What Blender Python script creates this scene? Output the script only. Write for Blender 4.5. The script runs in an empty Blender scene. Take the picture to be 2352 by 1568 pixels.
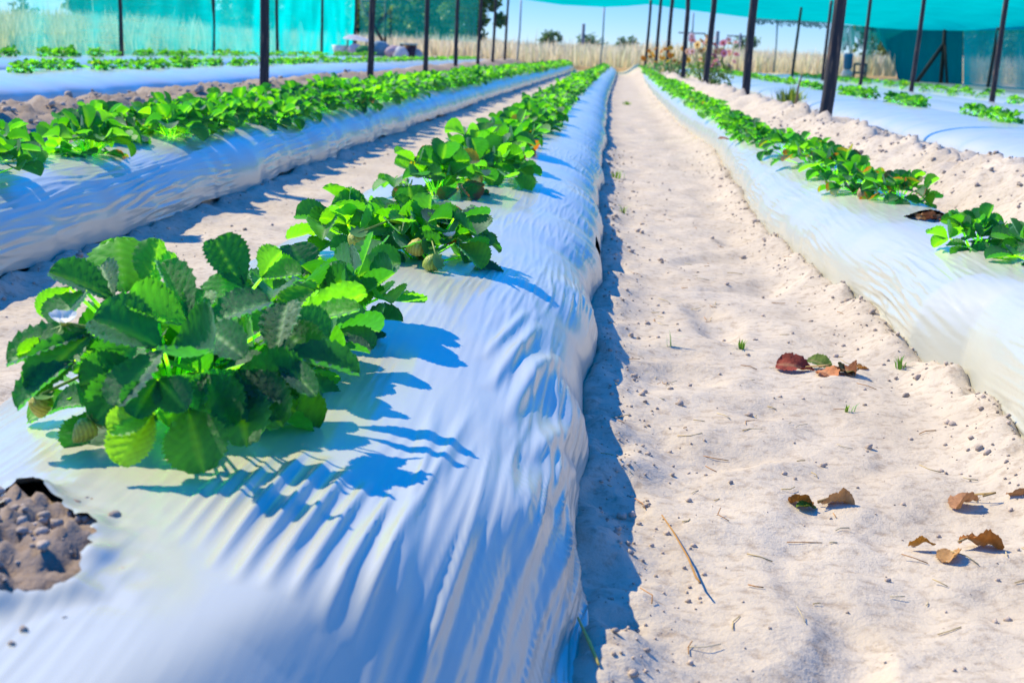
import bpy, math, random
import numpy as np
from mathutils import Vector, Matrix

scene = bpy.context.scene
COL = scene.collection
rng = np.random.default_rng(7)
PI = math.pi

# ------------------------------------------------------------------ camera model
W, HT = 2352, 1568
F = 3200.0
CX, CY = W / 2, HT / 2
CAMH = 0.60
ROLL = 0.04
_p = math.atan((CY - 118) / F)
_yaw = math.atan((1370 - CX) / F * math.cos(_p))
FWD = np.array([-math.sin(_yaw) * math.cos(_p), math.cos(_yaw) * math.cos(_p), -math.sin(_p)])
_R = np.array([math.cos(_yaw), math.sin(_yaw), 0.0])
_U = np.cross(_R, FWD)
RT = _R * math.cos(ROLL) + _U * math.sin(ROLL)
UP = -_R * math.sin(ROLL) + _U * math.cos(ROLL)
CAM = np.array([0, 0, CAMH])


def ray(x, y):
    return FWD + RT * (x - CX) / F - UP * (y - CY) / F


def at_z(x, y, z):
    r = ray(x, y)
    return CAM + r * (z - CAMH) / r[2]


def at_y(x, y, Y):
    r = ray(x, y)
    return CAM + r * Y / r[1]


# ------------------------------------------------------------------ noise
_tab = np.random.default_rng(3).random(4096 * 2) * 2 * PI
_GX, _GY = np.cos(_tab), np.sin(_tab)


def _h(ix, iy, s):
    return ((ix * 374761393 + iy * 668265263 + s * 974634777) ^ ((ix * 668265263) >> 7)) & 8191


def pn(x, y, s=0):
    """2-D gradient noise, about -0.7..0.7"""
    x = np.asarray(x, float); y = np.asarray(y, float)
    x, y = np.broadcast_arrays(x, y)
    fx, fy = np.floor(x), np.floor(y)
    ix, iy = fx.astype(np.int64), fy.astype(np.int64)
    dx, dy = x - fx, y - fy

    def g(i, j):
        k = _h(ix + i, iy + j, s)
        return _GX[k] * (dx - i) + _GY[k] * (dy - j)
    u = dx * dx * dx * (dx * (dx * 6 - 15) + 10)
    v = dy * dy * dy * (dy * (dy * 6 - 15) + 10)
    a = g(0, 0) * (1 - u) + g(1, 0) * u
    b = g(0, 1) * (1 - u) + g(1, 1) * u
    return a * (1 - v) + b * v


def fbm(x, y, s=0, o=4):
    r = 0; a = 1.0
    for i in range(o):
        r = r + a * pn(x * 2 ** i, y * 2 ** i, s + i)
        a *= 0.5
    return r


def ss(a, b, x):
    t = np.clip((np.asarray(x, float) - a) / (b - a), 0, 1)
    return t * t * (3 - 2 * t)


# ------------------------------------------------------------------ object helpers
def tag(o, label=None, cat=None, group=None, kind=None):
    if label: o["label"] = label
    if cat: o["category"] = cat
    if group: o["group"] = group
    if kind: o["kind"] = kind
    return o


class MB:
    """collects vertices / faces / per-vertex tint"""
    def __init__(s):
        s.v = []; s.f = []; s.c = []; s.n = 0

    def add(s, v, f, c=None):
        v = np.asarray(v, float)
        s.v.append(v)
        for q in f:
            s.f.append(tuple(int(i) + s.n for i in q))
        if c is None: c = (1, 1, 1)
        c = np.asarray(c, float)
        if c.ndim == 1: c = np.tile(c, (len(v), 1))
        s.c.append(c)
        s.n += len(v)

    def mesh(s, name, mat, smooth=True):
        me = bpy.data.meshes.new(name)
        V = np.concatenate(s.v)
        me.from_pydata(V.tolist(), [], s.f)
        ca = me.attributes.new("tint", 'FLOAT_COLOR', 'POINT')
        C = np.concatenate(s.c)
        C4 = np.ones((len(C), 4)); C4[:, :3] = C
        ca.data.foreach_set("color", C4.ravel().astype(np.float32))
        if smooth: me.polygons.foreach_set("use_smooth", np.ones(len(me.polygons), bool))
        for m in (mat if isinstance(mat, (list, tuple)) else [mat]): me.materials.append(m)
        me.update()
        return me

    def build(s, name, mat, parent=None, smooth=True, loc=None):
        o = bpy.data.objects.new(name, s.mesh(name, mat, smooth))
        COL.objects.link(o)
        if parent is not None: o.parent = parent
        if loc is not None: o.location = loc
        return o


def grid_mesh(name, P, mat, keep=None, tint=None):
    """P: (rows, cols, 3) array; keep: (rows-1, cols-1) bool"""
    r, c, _ = P.shape
    idx = np.arange(r * c).reshape(r, c)
    q = np.stack([idx[:-1, :-1], idx[:-1, 1:], idx[1:, 1:], idx[1:, :-1]], -1)
    q = q[keep] if keep is not None else q.reshape(-1, 4)
    V = P.reshape(-1, 3)
    if keep is not None:
        used = np.unique(q); m = np.full(len(V), -1); m[used] = np.arange(len(used))
        V = V[used]; q = m[q]
        if tint is not None: tint = tint.reshape(-1, 3)[used]
    me = bpy.data.meshes.new(name)
    me.vertices.add(len(V)); me.vertices.foreach_set("co", V.astype(np.float32).ravel())
    n = len(q)
    me.loops.add(n * 4); me.polygons.add(n)
    me.loops.foreach_set("vertex_index", q.astype(np.int32).ravel())
    me.polygons.foreach_set("loop_start", np.arange(0, n * 4, 4, dtype=np.int32))
    me.polygons.foreach_set("loop_total", np.full(n, 4, dtype=np.int32))
    me.update(calc_edges=True)
    me.polygons.foreach_set("use_smooth", np.ones(n, bool))
    if tint is not None:
        ca = me.attributes.new("tint", 'FLOAT_COLOR', 'POINT')
        C4 = np.ones((len(V), 4)); C4[:, :3] = tint.reshape(-1, 3)
        ca.data.foreach_set("color", C4.ravel().astype(np.float32))
    me.materials.append(mat)
    o = bpy.data.objects.new(name, me); COL.objects.link(o)
    return o


def empty(name, loc, rz=0.0):
    o = bpy.data.objects.new(name, None); COL.objects.link(o)
    o.location = loc; o.rotation_euler = (0, 0, rz)
    o.empty_display_size = 0.1
    return o


def tube(mb, pts, rad, n=6, c=None, cap=True):
    pts = [np.asarray(p, float) for p in pts]
    if not hasattr(rad, '__len__'): rad = [rad] * len(pts)
    vs = []
    prev = None
    for i, p in enumerate(pts):
        a = pts[min(i + 1, len(pts) - 1)] - pts[max(i - 1, 0)]
        a = a / (np.linalg.norm(a) + 1e-9)
        if prev is None:
            h = np.array([0, 0, 1.0]) if abs(a[2]) < .9 else np.array([1.0, 0, 0])
        else:
            h = prev
        b = np.cross(a, h); b /= (np.linalg.norm(b) + 1e-9)
        h = np.cross(b, a); prev = h
        for k in range(n):
            t = 2 * PI * k / n
            vs.append(p + rad[i] * (math.cos(t) * b + math.sin(t) * h))
    fs = []
    for i in range(len(pts) - 1):
        for k in range(n):
            k2 = (k + 1) % n
            fs.append((i * n + k, i * n + k2, (i + 1) * n + k2, (i + 1) * n + k))
    if cap:
        fs.append(tuple(range(n))[::-1])
        fs.append(tuple((len(pts) - 1) * n + k for k in range(n)))
    mb.add(vs, fs, c)


def box(mb, c, s, rot=None, col=None):
    c = np.asarray(c, float); s = np.asarray(s, float) / 2
    v = np.array([(x, y, z) for x in (-1, 1) for y in (-1, 1) for z in (-1, 1)], float) * s
    if rot is not None: v = v @ np.array(rot.to_3x3()).T
    f = [(0, 1, 3, 2), (4, 6, 7, 5), (0, 4, 5, 1), (2, 3, 7, 6), (0, 2, 6, 4), (1, 5, 7, 3)]
    mb.add(v + c, f, col)


def blob(mb, c, r, seed=0, n=6, m=9, lump=.25, col=None):
    """lumpy closed ellipsoid"""
    c = np.asarray(c, float); r = np.asarray(r, float) * np.ones(3)
    vs = [c - [0, 0, r[2]]]
    rr = np.random.default_rng(seed)
    for i in range(1, n):
        th = PI * i / n - PI / 2
        for k in range(m):
            ph = 2 * PI * k / m
            d = 1 + lump * (rr.random() - .5) * 2
            vs.append(c + r * d * np.array([math.cos(th) * math.cos(ph), math.cos(th) * math.sin(ph), math.sin(th)]))
    vs.append(c + [0, 0, r[2]])
    fs = []
    for k in range(m): fs.append((0, 1 + (k + 1) % m, 1 + k))
    for i in range(n - 2):
        for k in range(m):
            a = 1 + i * m + k; b = 1 + i * m + (k + 1) % m
            fs.append((a, b, b + m, a + m))
    L = len(vs) - 1
    for k in range(m): fs.append((L, 1 + (n - 2) * m + k, 1 + (n - 2) * m + (k + 1) % m))
    mb.add(vs, fs, col)


# ------------------------------------------------------------------ materials
def new_mat(name):
    m = bpy.data.materials.new(name); m.use_nodes = True
    nt = m.node_tree; nt.nodes.clear()
    out = nt.nodes.new("ShaderNodeOutputMaterial")
    return m, nt, out


def nd(nt, t, **kw):
    n = nt.nodes.new(t)
    for k, v in kw.items():
        if k.startswith("i_"):
            n.inputs[k[2:].replace("_", " ")].default_value = v
        else:
            setattr(n, k, v)
    return n


def noise(nt, scale, detail=4, rough=.6, vec=None, dist=0):
    n = nd(nt, "ShaderNodeTexNoise", i_Scale=scale, i_Detail=detail, i_Roughness=rough, i_Distortion=dist)
    if vec is not None: nt.links.new(vec, n.inputs["Vector"])
    return n


def ramp(nt, src, stops):
    r = nt.nodes.new("ShaderNodeValToRGB")
    while len(r.color_ramp.elements) < len(stops): r.color_ramp.elements.new(.5)
    for e, (p, c) in zip(r.color_ramp.elements, stops):
        e.position = p; e.color = (*c, 1) if len(c) == 3 else c
    nt.links.new(src, r.inputs[0])
    return r


def mixc(nt, fac, a, b, mode='MIX'):
    m = nd(nt, "ShaderNodeMix", data_type='RGBA', blend_type=mode)
    for s, v in ((m.inputs[0], fac), (m.inputs[6], a), (m.inputs[7], b)):
        if hasattr(v, "is_linked") or hasattr(v, "links"): nt.links.new(v, s)
        elif isinstance(v, (int, float)): s.default_value = v
        else: s.default_value = (*v, 1)
    return m.outputs[2]


def bump(nt, h, strength, dist, prev=None):
    b = nd(nt, "ShaderNodeBump", i_Strength=strength, i_Distance=dist)
    nt.links.new(h, b.inputs["Height"])
    if prev is not None: nt.links.new(prev, b.inputs["Normal"])
    return b.outputs[0]


def pos(nt):
    return nt.nodes.new("ShaderNodeNewGeometry").outputs["Position"]


def obj_co(nt):
    return nt.nodes.new("ShaderNodeTexCoord").outputs["Object"]


def scaled(nt, vec, s):
    m = nd(nt, "ShaderNodeMapping"); m.inputs["Scale"].default_value = s
    nt.links.new(vec, m.inputs["Vector"])
    return m.outputs[0]


def principled(nt, out, **kw):
    b = nd(nt, "ShaderNodeBsdfPrincipled", **kw)
    nt.links.new(b.outputs[0], out.inputs[0])
    return b


def mat_sand():
    m, nt, out = new_mat("dry_sand")
    P = pos(nt)
    b = principled(nt, out, i_Roughness=.95)
    b.inputs["Specular IOR Level"].default_value = .15
    n1 = noise(nt, 3.2, 6, .62, P)
    n2 = noise(nt, 45, 5, .7, P)
    n3 = noise(nt, 260, 3, .6, P)
    c = ramp(nt, n1.outputs[0], [(.3, (.455, .38, .28)), (.7, (.565, .485, .368))]).outputs[0]
    c2 = ramp(nt, n2.outputs[0], [(.32, (.62, .56, .52)), (.5, (1, 1, 1)), (.75, (1.05, 1.04, 1.02))]).outputs[0]
    c = mixc(nt, .8, c, c2, 'MULTIPLY')
    # small dark organic crumbs
    v = nd(nt, "ShaderNodeTexVoronoi", i_Scale=75.0); nt.links.new(P, v.inputs["Vector"])
    sp = ramp(nt, v.outputs["Distance"], [(.05, (1, 1, 1)), (.16, (0, 0, 0))]).outputs[0]
    msk = ramp(nt, noise(nt, 9, 3, .6, P).outputs[0], [(.5, (0, 0, 0)), (.68, (1, 1, 1))]).outputs[0]
    f = mixc(nt, 1, sp, msk, 'MULTIPLY')
    c = mixc(nt, f, c, (.19, .12, .08))
    att = nd(nt, "ShaderNodeAttribute", attribute_name="tint")
    c = mixc(nt, 1, c, att.outputs["Color"], 'MULTIPLY')
    nt.links.new(c, b.inputs["Base Color"])
    nn = bump(nt, n1.outputs[0], .35, .03)
    nn = bump(nt, n2.outputs[0], .55, .007, nn)
    nn = bump(nt, n3.outputs[0], .45, .0016, nn)
    nt.links.new(nn, b.inputs["Normal"])
    return m


def mat_plastic():
    m, nt, out = new_mat("white_mulch_plastic")
    P = pos(nt)
    b = principled(nt, out, i_Roughness=.25)
    b.inputs["Specular IOR Level"].default_value = .6
    dn = noise(nt, 7, 6, .7, P)
    dust = ramp(nt, dn.outputs[0], [(.57, (0, 0, 0)), (.75, (.45, .45, .45))]).outputs[0]
    sp = noise(nt, 90, 4, .7, P)
    grit = ramp(nt, sp.outputs[0], [(.62, (0, 0, 0)), (.72, (1, 1, 1))]).outputs[0]
    f = mixc(nt, 1, dust, grit, 'MULTIPLY')
    base = mixc(nt, noise(nt, 2.0, 3, .5, P).outputs[0], (.462, .468, .38), (.485, .475, .38))
    c = mixc(nt, f, base, (.42, .33, .26))
    nt.links.new(c, b.inputs["Base Color"])
    rr = nd(nt, "ShaderNodeMapRange"); rr.inputs[3].default_value = .16; rr.inputs[4].default_value = .30
    nt.links.new(noise(nt, 5, 3, .5, P).outputs[0], rr.inputs[0])
    nt.links.new(rr.outputs[0], b.inputs["Roughness"])
    st = noise(nt, 1.0, 2, .45, scaled(nt, P, (45, 5, 45)))
    nn = bump(nt, st.outputs[0], .22, .004)
    nt.links.new(nn, b.inputs["Normal"])
    return m


def mat_leaf(name="strawberry_leaf", trans=.5, rough=.56, tscale=(9.5, 10.2, .12), spec=.6):
    m, nt, out = new_mat(name)
    att = nd(nt, "ShaderNodeAttribute", attribute_name="tint")
    geo = nt.nodes.new("ShaderNodeNewGeometry")
    n = noise(nt, 60, 3, .6, obj_co(nt))
    c = mixc(nt, .35, att.outputs["Color"], ramp(nt, n.outputs[0], [(.3, (.55, .6, .5)), (.7, (1.3, 1.25, 1.2))]).outputs[0], 'MULTIPLY')
    under = mixc(nt, 1, c, (1.35, 1.3, 1.5), 'MULTIPLY')
    cc = mixc(nt, geo.outputs["Backfacing"], c, under)
    b = nd(nt, "ShaderNodeBsdfPrincipled", i_Roughness=rough)
    b.inputs["Specular IOR Level"].default_value = spec
    b.inputs["Sheen Weight"].default_value = .42; b.inputs["Sheen Roughness"].default_value = .45
    b.inputs["Sheen Tint"].default_value = (.55, .95, 1, 1); b.inputs["Specular Tint"].default_value = (.62, 1, 1, 1)
    nt.links.new(cc, b.inputs["Base Color"])
    nt.links.new(bump(nt, noise(nt, 160, 2, .5, obj_co(nt)).outputs[0], .25, .002), b.inputs["Normal"])
    t = nd(nt, "ShaderNodeBsdfTranslucent")
    nt.links.new(mixc(nt, 1, c, tscale, 'MULTIPLY'), t.inputs[0])
    mx = nd(nt, "ShaderNodeMixShader"); mx.inputs[0].default_value = trans
    nt.links.new(b.outputs[0], mx.inputs[1]); nt.links.new(t.outputs[0], mx.inputs[2])
    nt.links.new(mx.outputs[0], out.inputs[0])
    return m


def mat_tint(name, rough=.7, spec=.3, bumps=None, trans=0.0):
    m, nt, out = new_mat(name)
    att = nd(nt, "ShaderNodeAttribute", attribute_name="tint")
    co = obj_co(nt)
    b = nd(nt, "ShaderNodeBsdfPrincipled", i_Roughness=rough)
    b.inputs["Specular IOR Level"].default_value = spec
    sc, st, di = bumps or (40, .2, .003)
    n = noise(nt, sc, 4, .6, co)
    c = mixc(nt, .4, att.outputs["Color"], ramp(nt, n.outputs[0], [(.3, (.6, .6, .6)), (.7, (1.25, 1.25, 1.25))]).outputs[0], 'MULTIPLY')
    nt.links.new(c, b.inputs["Base Color"])
    nt.links.new(bump(nt, n.outputs[0], st, di), b.inputs["Normal"])
    if trans > 0:
        t = nd(nt, "ShaderNodeBsdfTranslucent"); nt.links.new(c, t.inputs[0])
        mx = nd(nt, "ShaderNodeMixShader"); mx.inputs[0].default_value = trans
        nt.links.new(b.outputs[0], mx.inputs[1]); nt.links.new(t.outputs[0], mx.inputs[2])
        nt.links.new(mx.outputs[0], out.inputs[0])
    else:
        nt.links.new(b.outputs[0], out.inputs[0])
    return m


def mat_post():
    m, nt, out = new_mat("tarred_pole_wood")
    co = obj_co(nt)
    b = principled(nt, out, i_Roughness=.7)
    g = noise(nt, 1.0, 5, .65, scaled(nt, co, (40, 40, 4)))
    c = ramp(nt, g.outputs[0], [(.3, (.006, .006, .009)), (.56, (.028, .022, .022)), (.66, (.15, .09, .055))]).outputs[0]
    nt.links.new(c, b.inputs["Base Color"])
    nt.links.new(bump(nt, g.outputs[0], .7, .01), b.inputs["Normal"])
    return m


def mat_net(name, colr, dens, tl=.6, rows=120.0):
    """knitted shade cloth: threads with open gaps between them, so part of the light passes straight through"""
    m, nt, out = new_mat(name)
    P = pos(nt)
    lw = nd(nt, "ShaderNodeLayerWeight", i_Blend=.5)
    n = noise(nt, 1.0, 4, .6, scaled(nt, P, (.5, .5, 26)))
    n2 = noise(nt, .9, 3, .6, P)
    mr = nd(nt, "ShaderNodeMapRange"); mr.inputs[1].default_value = .3; mr.inputs[2].default_value = .7
    mr.inputs[3].default_value = dens - .07; mr.inputs[4].default_value = dens + .07
    nt.links.new(n.outputs[0], mr.inputs[0])
    # threads overlap more the more obliquely the cloth is crossed
    ma = nd(nt, "ShaderNodeMath", operation='MULTIPLY_ADD'); ma.inputs[1].default_value = 2.1
    pw = nd(nt, "ShaderNodeMath", operation='POWER'); pw.inputs[1].default_value = 4.5
    nt.links.new(lw.outputs["Facing"], pw.inputs[0]); nt.links.new(pw.outputs[0], ma.inputs[0]); nt.links.new(mr.outputs[0], ma.inputs[2])
    c = mixc(nt, n2.outputs[0], tuple(x * .8 for x in colr), tuple(min(1, x * 1.2) for x in colr))
    d = nd(nt, "ShaderNodeBsdfDiffuse"); nt.links.new(c, d.inputs[0])
    t = nd(nt, "ShaderNodeBsdfTranslucent"); nt.links.new(c, t.inputs[0])
    m1 = nd(nt, "ShaderNodeMixShader"); m1.inputs[0].default_value = tl
    nt.links.new(d.outputs[0], m1.inputs[1]); nt.links.new(t.outputs[0], m1.inputs[2])
    tr = nd(nt, "ShaderNodeBsdfTransparent")
    m2 = nd(nt, "ShaderNodeMixShader")
    cl = nd(nt, "ShaderNodeClamp"); nt.links.new(ma.outputs[0], cl.inputs[0])
    nt.links.new(cl.outputs[0], m2.inputs[0])
    nt.links.new(tr.outputs[0], m2.inputs[1]); nt.links.new(m1.outputs[0], m2.inputs[2])
    nt.links.new(m2.outputs[0], out.inputs[0])
    return m


SAND = mat_sand()
PLASTIC = mat_plastic()
LEAF = mat_leaf()
STEM = mat_tint("green_stem", .5, .4, trans=.15)
BERRY = mat_tint("unripe_berry", .4, .5, (350, .9, .003))
PETAL = mat_tint("white_petal", .6, .3, trans=.5)
DEAD = mat_tint("dead_leaf", .8, .2, (120, .6, .004), trans=.12)
POST = mat_post()
STRAW = mat_tint("dry_straw", .8, .2)
GRASSM = mat_tint("dry_grass", .85, .15, trans=.6)
GREENGRASS = mat_leaf("green_blade", .3, .5, (2.2, 2.2, .3))
TREEM = mat_leaf("tree_leaf", .35, .5, (1.5, 1.9, .5))
BARK = mat_tint("bark", .9, .1, (30, .8, .02))
NET = mat_net("turquoise_shade_net", (.0, .70, .62), .09, .75)
NETROOF = mat_net("turquoise_roof_net", (.0, .42, .38), .74, .75)
NETDARK = mat_net("double_shade_net", (.0, .17, .17), .74, .6)
NETTHIN = mat_net("thin_teal_net", (.0, .40, .36), .24, .65)
PIPE = mat_tint("black_polypipe", .4, .4)
PAINT = mat_tint("painted_metal", .5, .4)

# ------------------------------------------------------------------ layout of beds and ground
def curve(y):
    return .30 * ss(12, 50, y)


# name: centre X, left half width, right half width, height, base z
BEDS = {
    'mid':  dict(x=-.385, wl=.40, wr=.385, h=.205, b=.0, seed=11),
    'two':  dict(x=-1.70, wl=.30, wr=.28, h=.235, b=.0, seed=23),
    'path': dict(x=.90, wl=.262, wr=.17, h=.205, b=.0, seed=37),
    'l3':   dict(x=-4.56, wl=.42, wr=.80, h=.14, b=.16, seed=41),
    'l4':   dict(x=-6.45, wl=.42, wr=.70, h=.13, b=.20, seed=43),
    'r2':   dict(x=2.66, wl=.58, wr=.5, h=.13, b=.12, seed=51),
    'r3':   dict(x=3.85, wl=.56, wr=.56, h=.12, b=.10, seed=53),
    'r4':   dict(x=5.05, wl=.5, wr=.5, h=.10, b=.08, seed=55),
    'r5':   dict(x=6.55, wl=.62, wr=.62, h=.10, b=.07, seed=57),
    'r6':   dict(x=8.1, wl=.6, wr=.6, h=.10, b=.05, seed=59),
}


def bed_params(k, y):
    B = BEDS[k]; s = B['seed']
    y = np.asarray(y, float)
    xc = B['x'] + curve(y) + .018 * pn(y * .9, 3.3, s)
    wl = B['wl'] * (1 + .10 * pn(y * 1.6, .7, s + 1) + .05 * pn(y * 5, .7, s + 1))
    wr = B['wr'] * (1 + .08 * pn(y * 1.6, 5.7, s + 2) + .06 * pn(y * 5.2, 5.7, s + 2))
    h = B['h'] * (1 + .10 * pn(y * 1.1, 8.1, s + 3))
    if k == 'path':       # the sagging place beside the path
        wl = np.interp(y, [1.2, 2.1, 2.45, 2.7, 2.88, 3.4, 4.0, 4.9, 6.2, 9.0, 12], [.19, .22, .19, .18, .245, .235, .28, .32, .285, .19, .235])
        wl = wl * (1 + .05 * pn(y * 5, .7, s + 1))
    return xc, wl, wr, h


def near_drop(x, y):
    """the near end of the middle bed rounds off towards the path"""
    xl = np.interp(y, [.60, .80, .90, .97, 1.06, 1.2, 1.45, 1.62], [-.31, -.275, -.24, -.205, -.165, -.120, -.035, .06])
    s_ = (x - xl) * .85
    return .92 * .5 * (s_ + np.sqrt(s_ * s_ + .022 ** 2)) * ss(1.62, 1.40, y)


def bed_top(k, x, y, inset=0.0):
    xc, wl, wr, h = bed_params(k, y)
    w = np.where(x < xc, wl, wr) - inset
    u = np.clip(np.abs(x - xc) / w, 0, 1)
    n = 2.7
    z = h * (1 - u ** n) ** (1 / n)
    if k == 'mid':
        z = z - np.minimum(near_drop(x, y), .72 * z)
    return np.where(np.abs(x - xc) <= w, BEDS[k]['b'] + z, -1.0)


def base_ground(x, y):
    """bare soil without the bodies of the beds"""
    x = np.asarray(x, float); y = np.asarray(y, float)
    xs = x - curve(y)
    z = np.zeros(np.broadcast(x, y).shape)
    # left side climbs gently, right side too
    z = z + .13 * ss(-2.9, -3.9, xs) + .12 * ss(-5.0, -8.2, xs)
    z = z + .10 * ss(1.2, 2.2, xs) - .05 * ss(4, 9, xs)
    # lumpy ridges that carry the poles
    amp = 1 + .25 * pn(y * .7, 1.5, 5) + .18 * pn(y * 2.3, 1.5, 6)
    c1 = -2.88 - .008 * y + curve(y) * .0
    d = (x - c1)
    left = np.exp(-(np.abs(d) / .55) ** 2.4)
    z = z + .20 * left * amp
    c2 = 1.47 - .008 * y
    d = x - c2
    right = np.where(d < 0, np.exp(-(np.abs(d) / .34) ** 2.2), np.exp(-(np.abs(d) / .48) ** 2.4))
    z = z + np.where(d < 0, .27, .20) * right * amp
    fade = ss(60, 52, y)
    z = z * (.25 + .75 * fade)
    # roughness
    near = ss(40, 6, y)
    lump = left + right
    path = np.exp(-((xs - .33) / .26) ** 4)
    z = z + .020 * fbm(x * 1.7, y * 1.7, 9, 3) * (1 - .4 * path)
    z = z + .011 * fbm(x * 7, y * 6, 13, 3) * near
    z = z + lump * (.07 * fbm(x * 4.5, y * 4, 17, 4) + left * .05 * np.abs(fbm(x * 7, y * 5, 18, 3)) + .018 * fbm(x * 16, y * 14, 19, 3) * near)
    # soil pushed up against the sheets
    for k in ('mid', 'two', 'path'):
        xc, wl, wr, h = bed_params(k, y)
        for e, sg in ((xc - wl, -1), (xc + wr, 1)):
            dd = (x - e) * sg
            m = np.exp(-((dd - .015) / np.where(dd > .015, .07, .03)) ** 2)
            z = z + m * ((.020 + .012 * (k == 'path')) + .030 * fbm(x * 9, y * 7, 21, 3) + .012 * np.abs(pn(x * 26, y * 24, 23)) * near)
    # shallow foot prints in the path
    fp = np.clip(pn(x * 5.5 + .3 * pn(y * 3, x * 3, 2), y * 3.6, 31) - .18, 0, 1)
    z = z - .075 * fp * path * near + .010 * pn(x * 12, y * 8, 32) * path * near
    return z


def ground(x, y):
    z = base_ground(x, y)
    for k in BEDS:
        t = bed_top(k, x, y, .03)
        body = BEDS[k]['b'] + (t - BEDS[k]['b']) * .93 - .012
        lumps = .010 * fbm(np.asarray(x) * 14, np.asarray(y) * 14, 33, 3)
        if k == 'mid':
            hx, hy = -.47, 1.03
            m = np.exp(-(((x - hx) / .12) ** 2 + ((y - hy) / .13) ** 2) ** 2)
            lumps = lumps + m * (.030 + .022 * fbm(np.asarray(x) * 22, np.asarray(y) * 22, 35, 3) + .022 * np.abs(pn(np.asarray(x) * 55, np.asarray(y) * 55, 36)))
        z = np.where(t > BEDS[k]['b'] + .03, np.maximum(z, body + lumps), z)
    return z


def gz(x, y):
    return float(ground(np.array([float(x)]), np.array([float(y)]))[0])


# ------------------------------------------------------------------ ground sheet
def build_ground():
    ys = np.concatenate([np.array([-6, -3, -1, 0, .35]), np.geomspace(.6, 60, 620), np.geomspace(62, 3000, 45)])
    u = np.concatenate([-np.geomspace(9, .62, 34)[:-1], np.linspace(-.6, .6, 420), np.geomspace(.62, 9, 34)[1:]])
    Y = np.repeat(ys[:, None], len(u), 1)
    X = (np.maximum(Y, .35) + .45) * u[None, :] + 0.0
    Z = ground(X, Y)
    far = ss(55, 75, np.abs(Y))
    Z = Z * (1 - far) + far * (.15 + .4 * pn(X * .01, Y * .01, 61))
    tint = np.ones((*X.shape, 3))
    soil = np.array([.56, .51, .48])
    lm = np.exp(-(np.abs(X - (-2.9)) / .7) ** 2.4)[..., None]
    tint = tint * (1 - lm) + soil * lm
    for k in ('mid',):
        t = bed_top(k, X, Y) > .03
        tint[t] = (.50, .45, .45)
    # dry field outside the net
    out = np.maximum(ss(48.5, 53, Y + .4 * X * (X < 0) * 0 - np.clip(X, 0, 14) * .9), ss(-8.1, -8.8, X))[..., None]
    tint = tint * (1 - out) + np.array([.80, .66, .40]) * out
    o = grid_mesh("ground", np.stack([X, Y, Z], -1), SAND, tint=tint)
    tag(o, kind="structure")
    return o


build_ground()

# ------------------------------------------------------------------ plastic sheets over the beds
def unit_profile(n_pts, aspect, n=2.7):
    th = np.linspace(0, PI, 2001)
    c, s = np.cos(th), np.sin(th)
    x = np.sign(c) * np.abs(c) ** (2 / n); z = np.abs(s) ** (2 / n)
    L = np.concatenate([[0], np.cumsum(np.hypot(np.diff(x), np.diff(z) * aspect))])
    t = np.linspace(0, L[-1], n_pts)
    return np.interp(t, L, x), np.interp(t, L, z)


def ragged(pts, n=9, amp=.0045, seed=0):
    r = np.random.default_rng(seed); out = []
    for i in range(len(pts)):
        a, b = np.asarray(pts[i], float), np.asarray(pts[(i + 1) % len(pts)], float)
        nrm = np.array([-(b - a)[1], (b - a)[0]]); nrm = nrm / (np.linalg.norm(nrm) + 1e-9)
        for k in range(n):
            t = k / n
            out.append(a * (1 - t) + b * t + nrm * amp * (r.normal(0, .6) if k else 0) * min(1, np.linalg.norm(b - a) / .03))
    return out


HOLE = ((-60, 1215), (0, 1190), (40, 1135), (75, 1130), (110, 1165), (170, 1200), (225, 1238), (205, 1290), (165, 1365), (100, 1385), (0, 1402), (-90, 1420))


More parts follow.
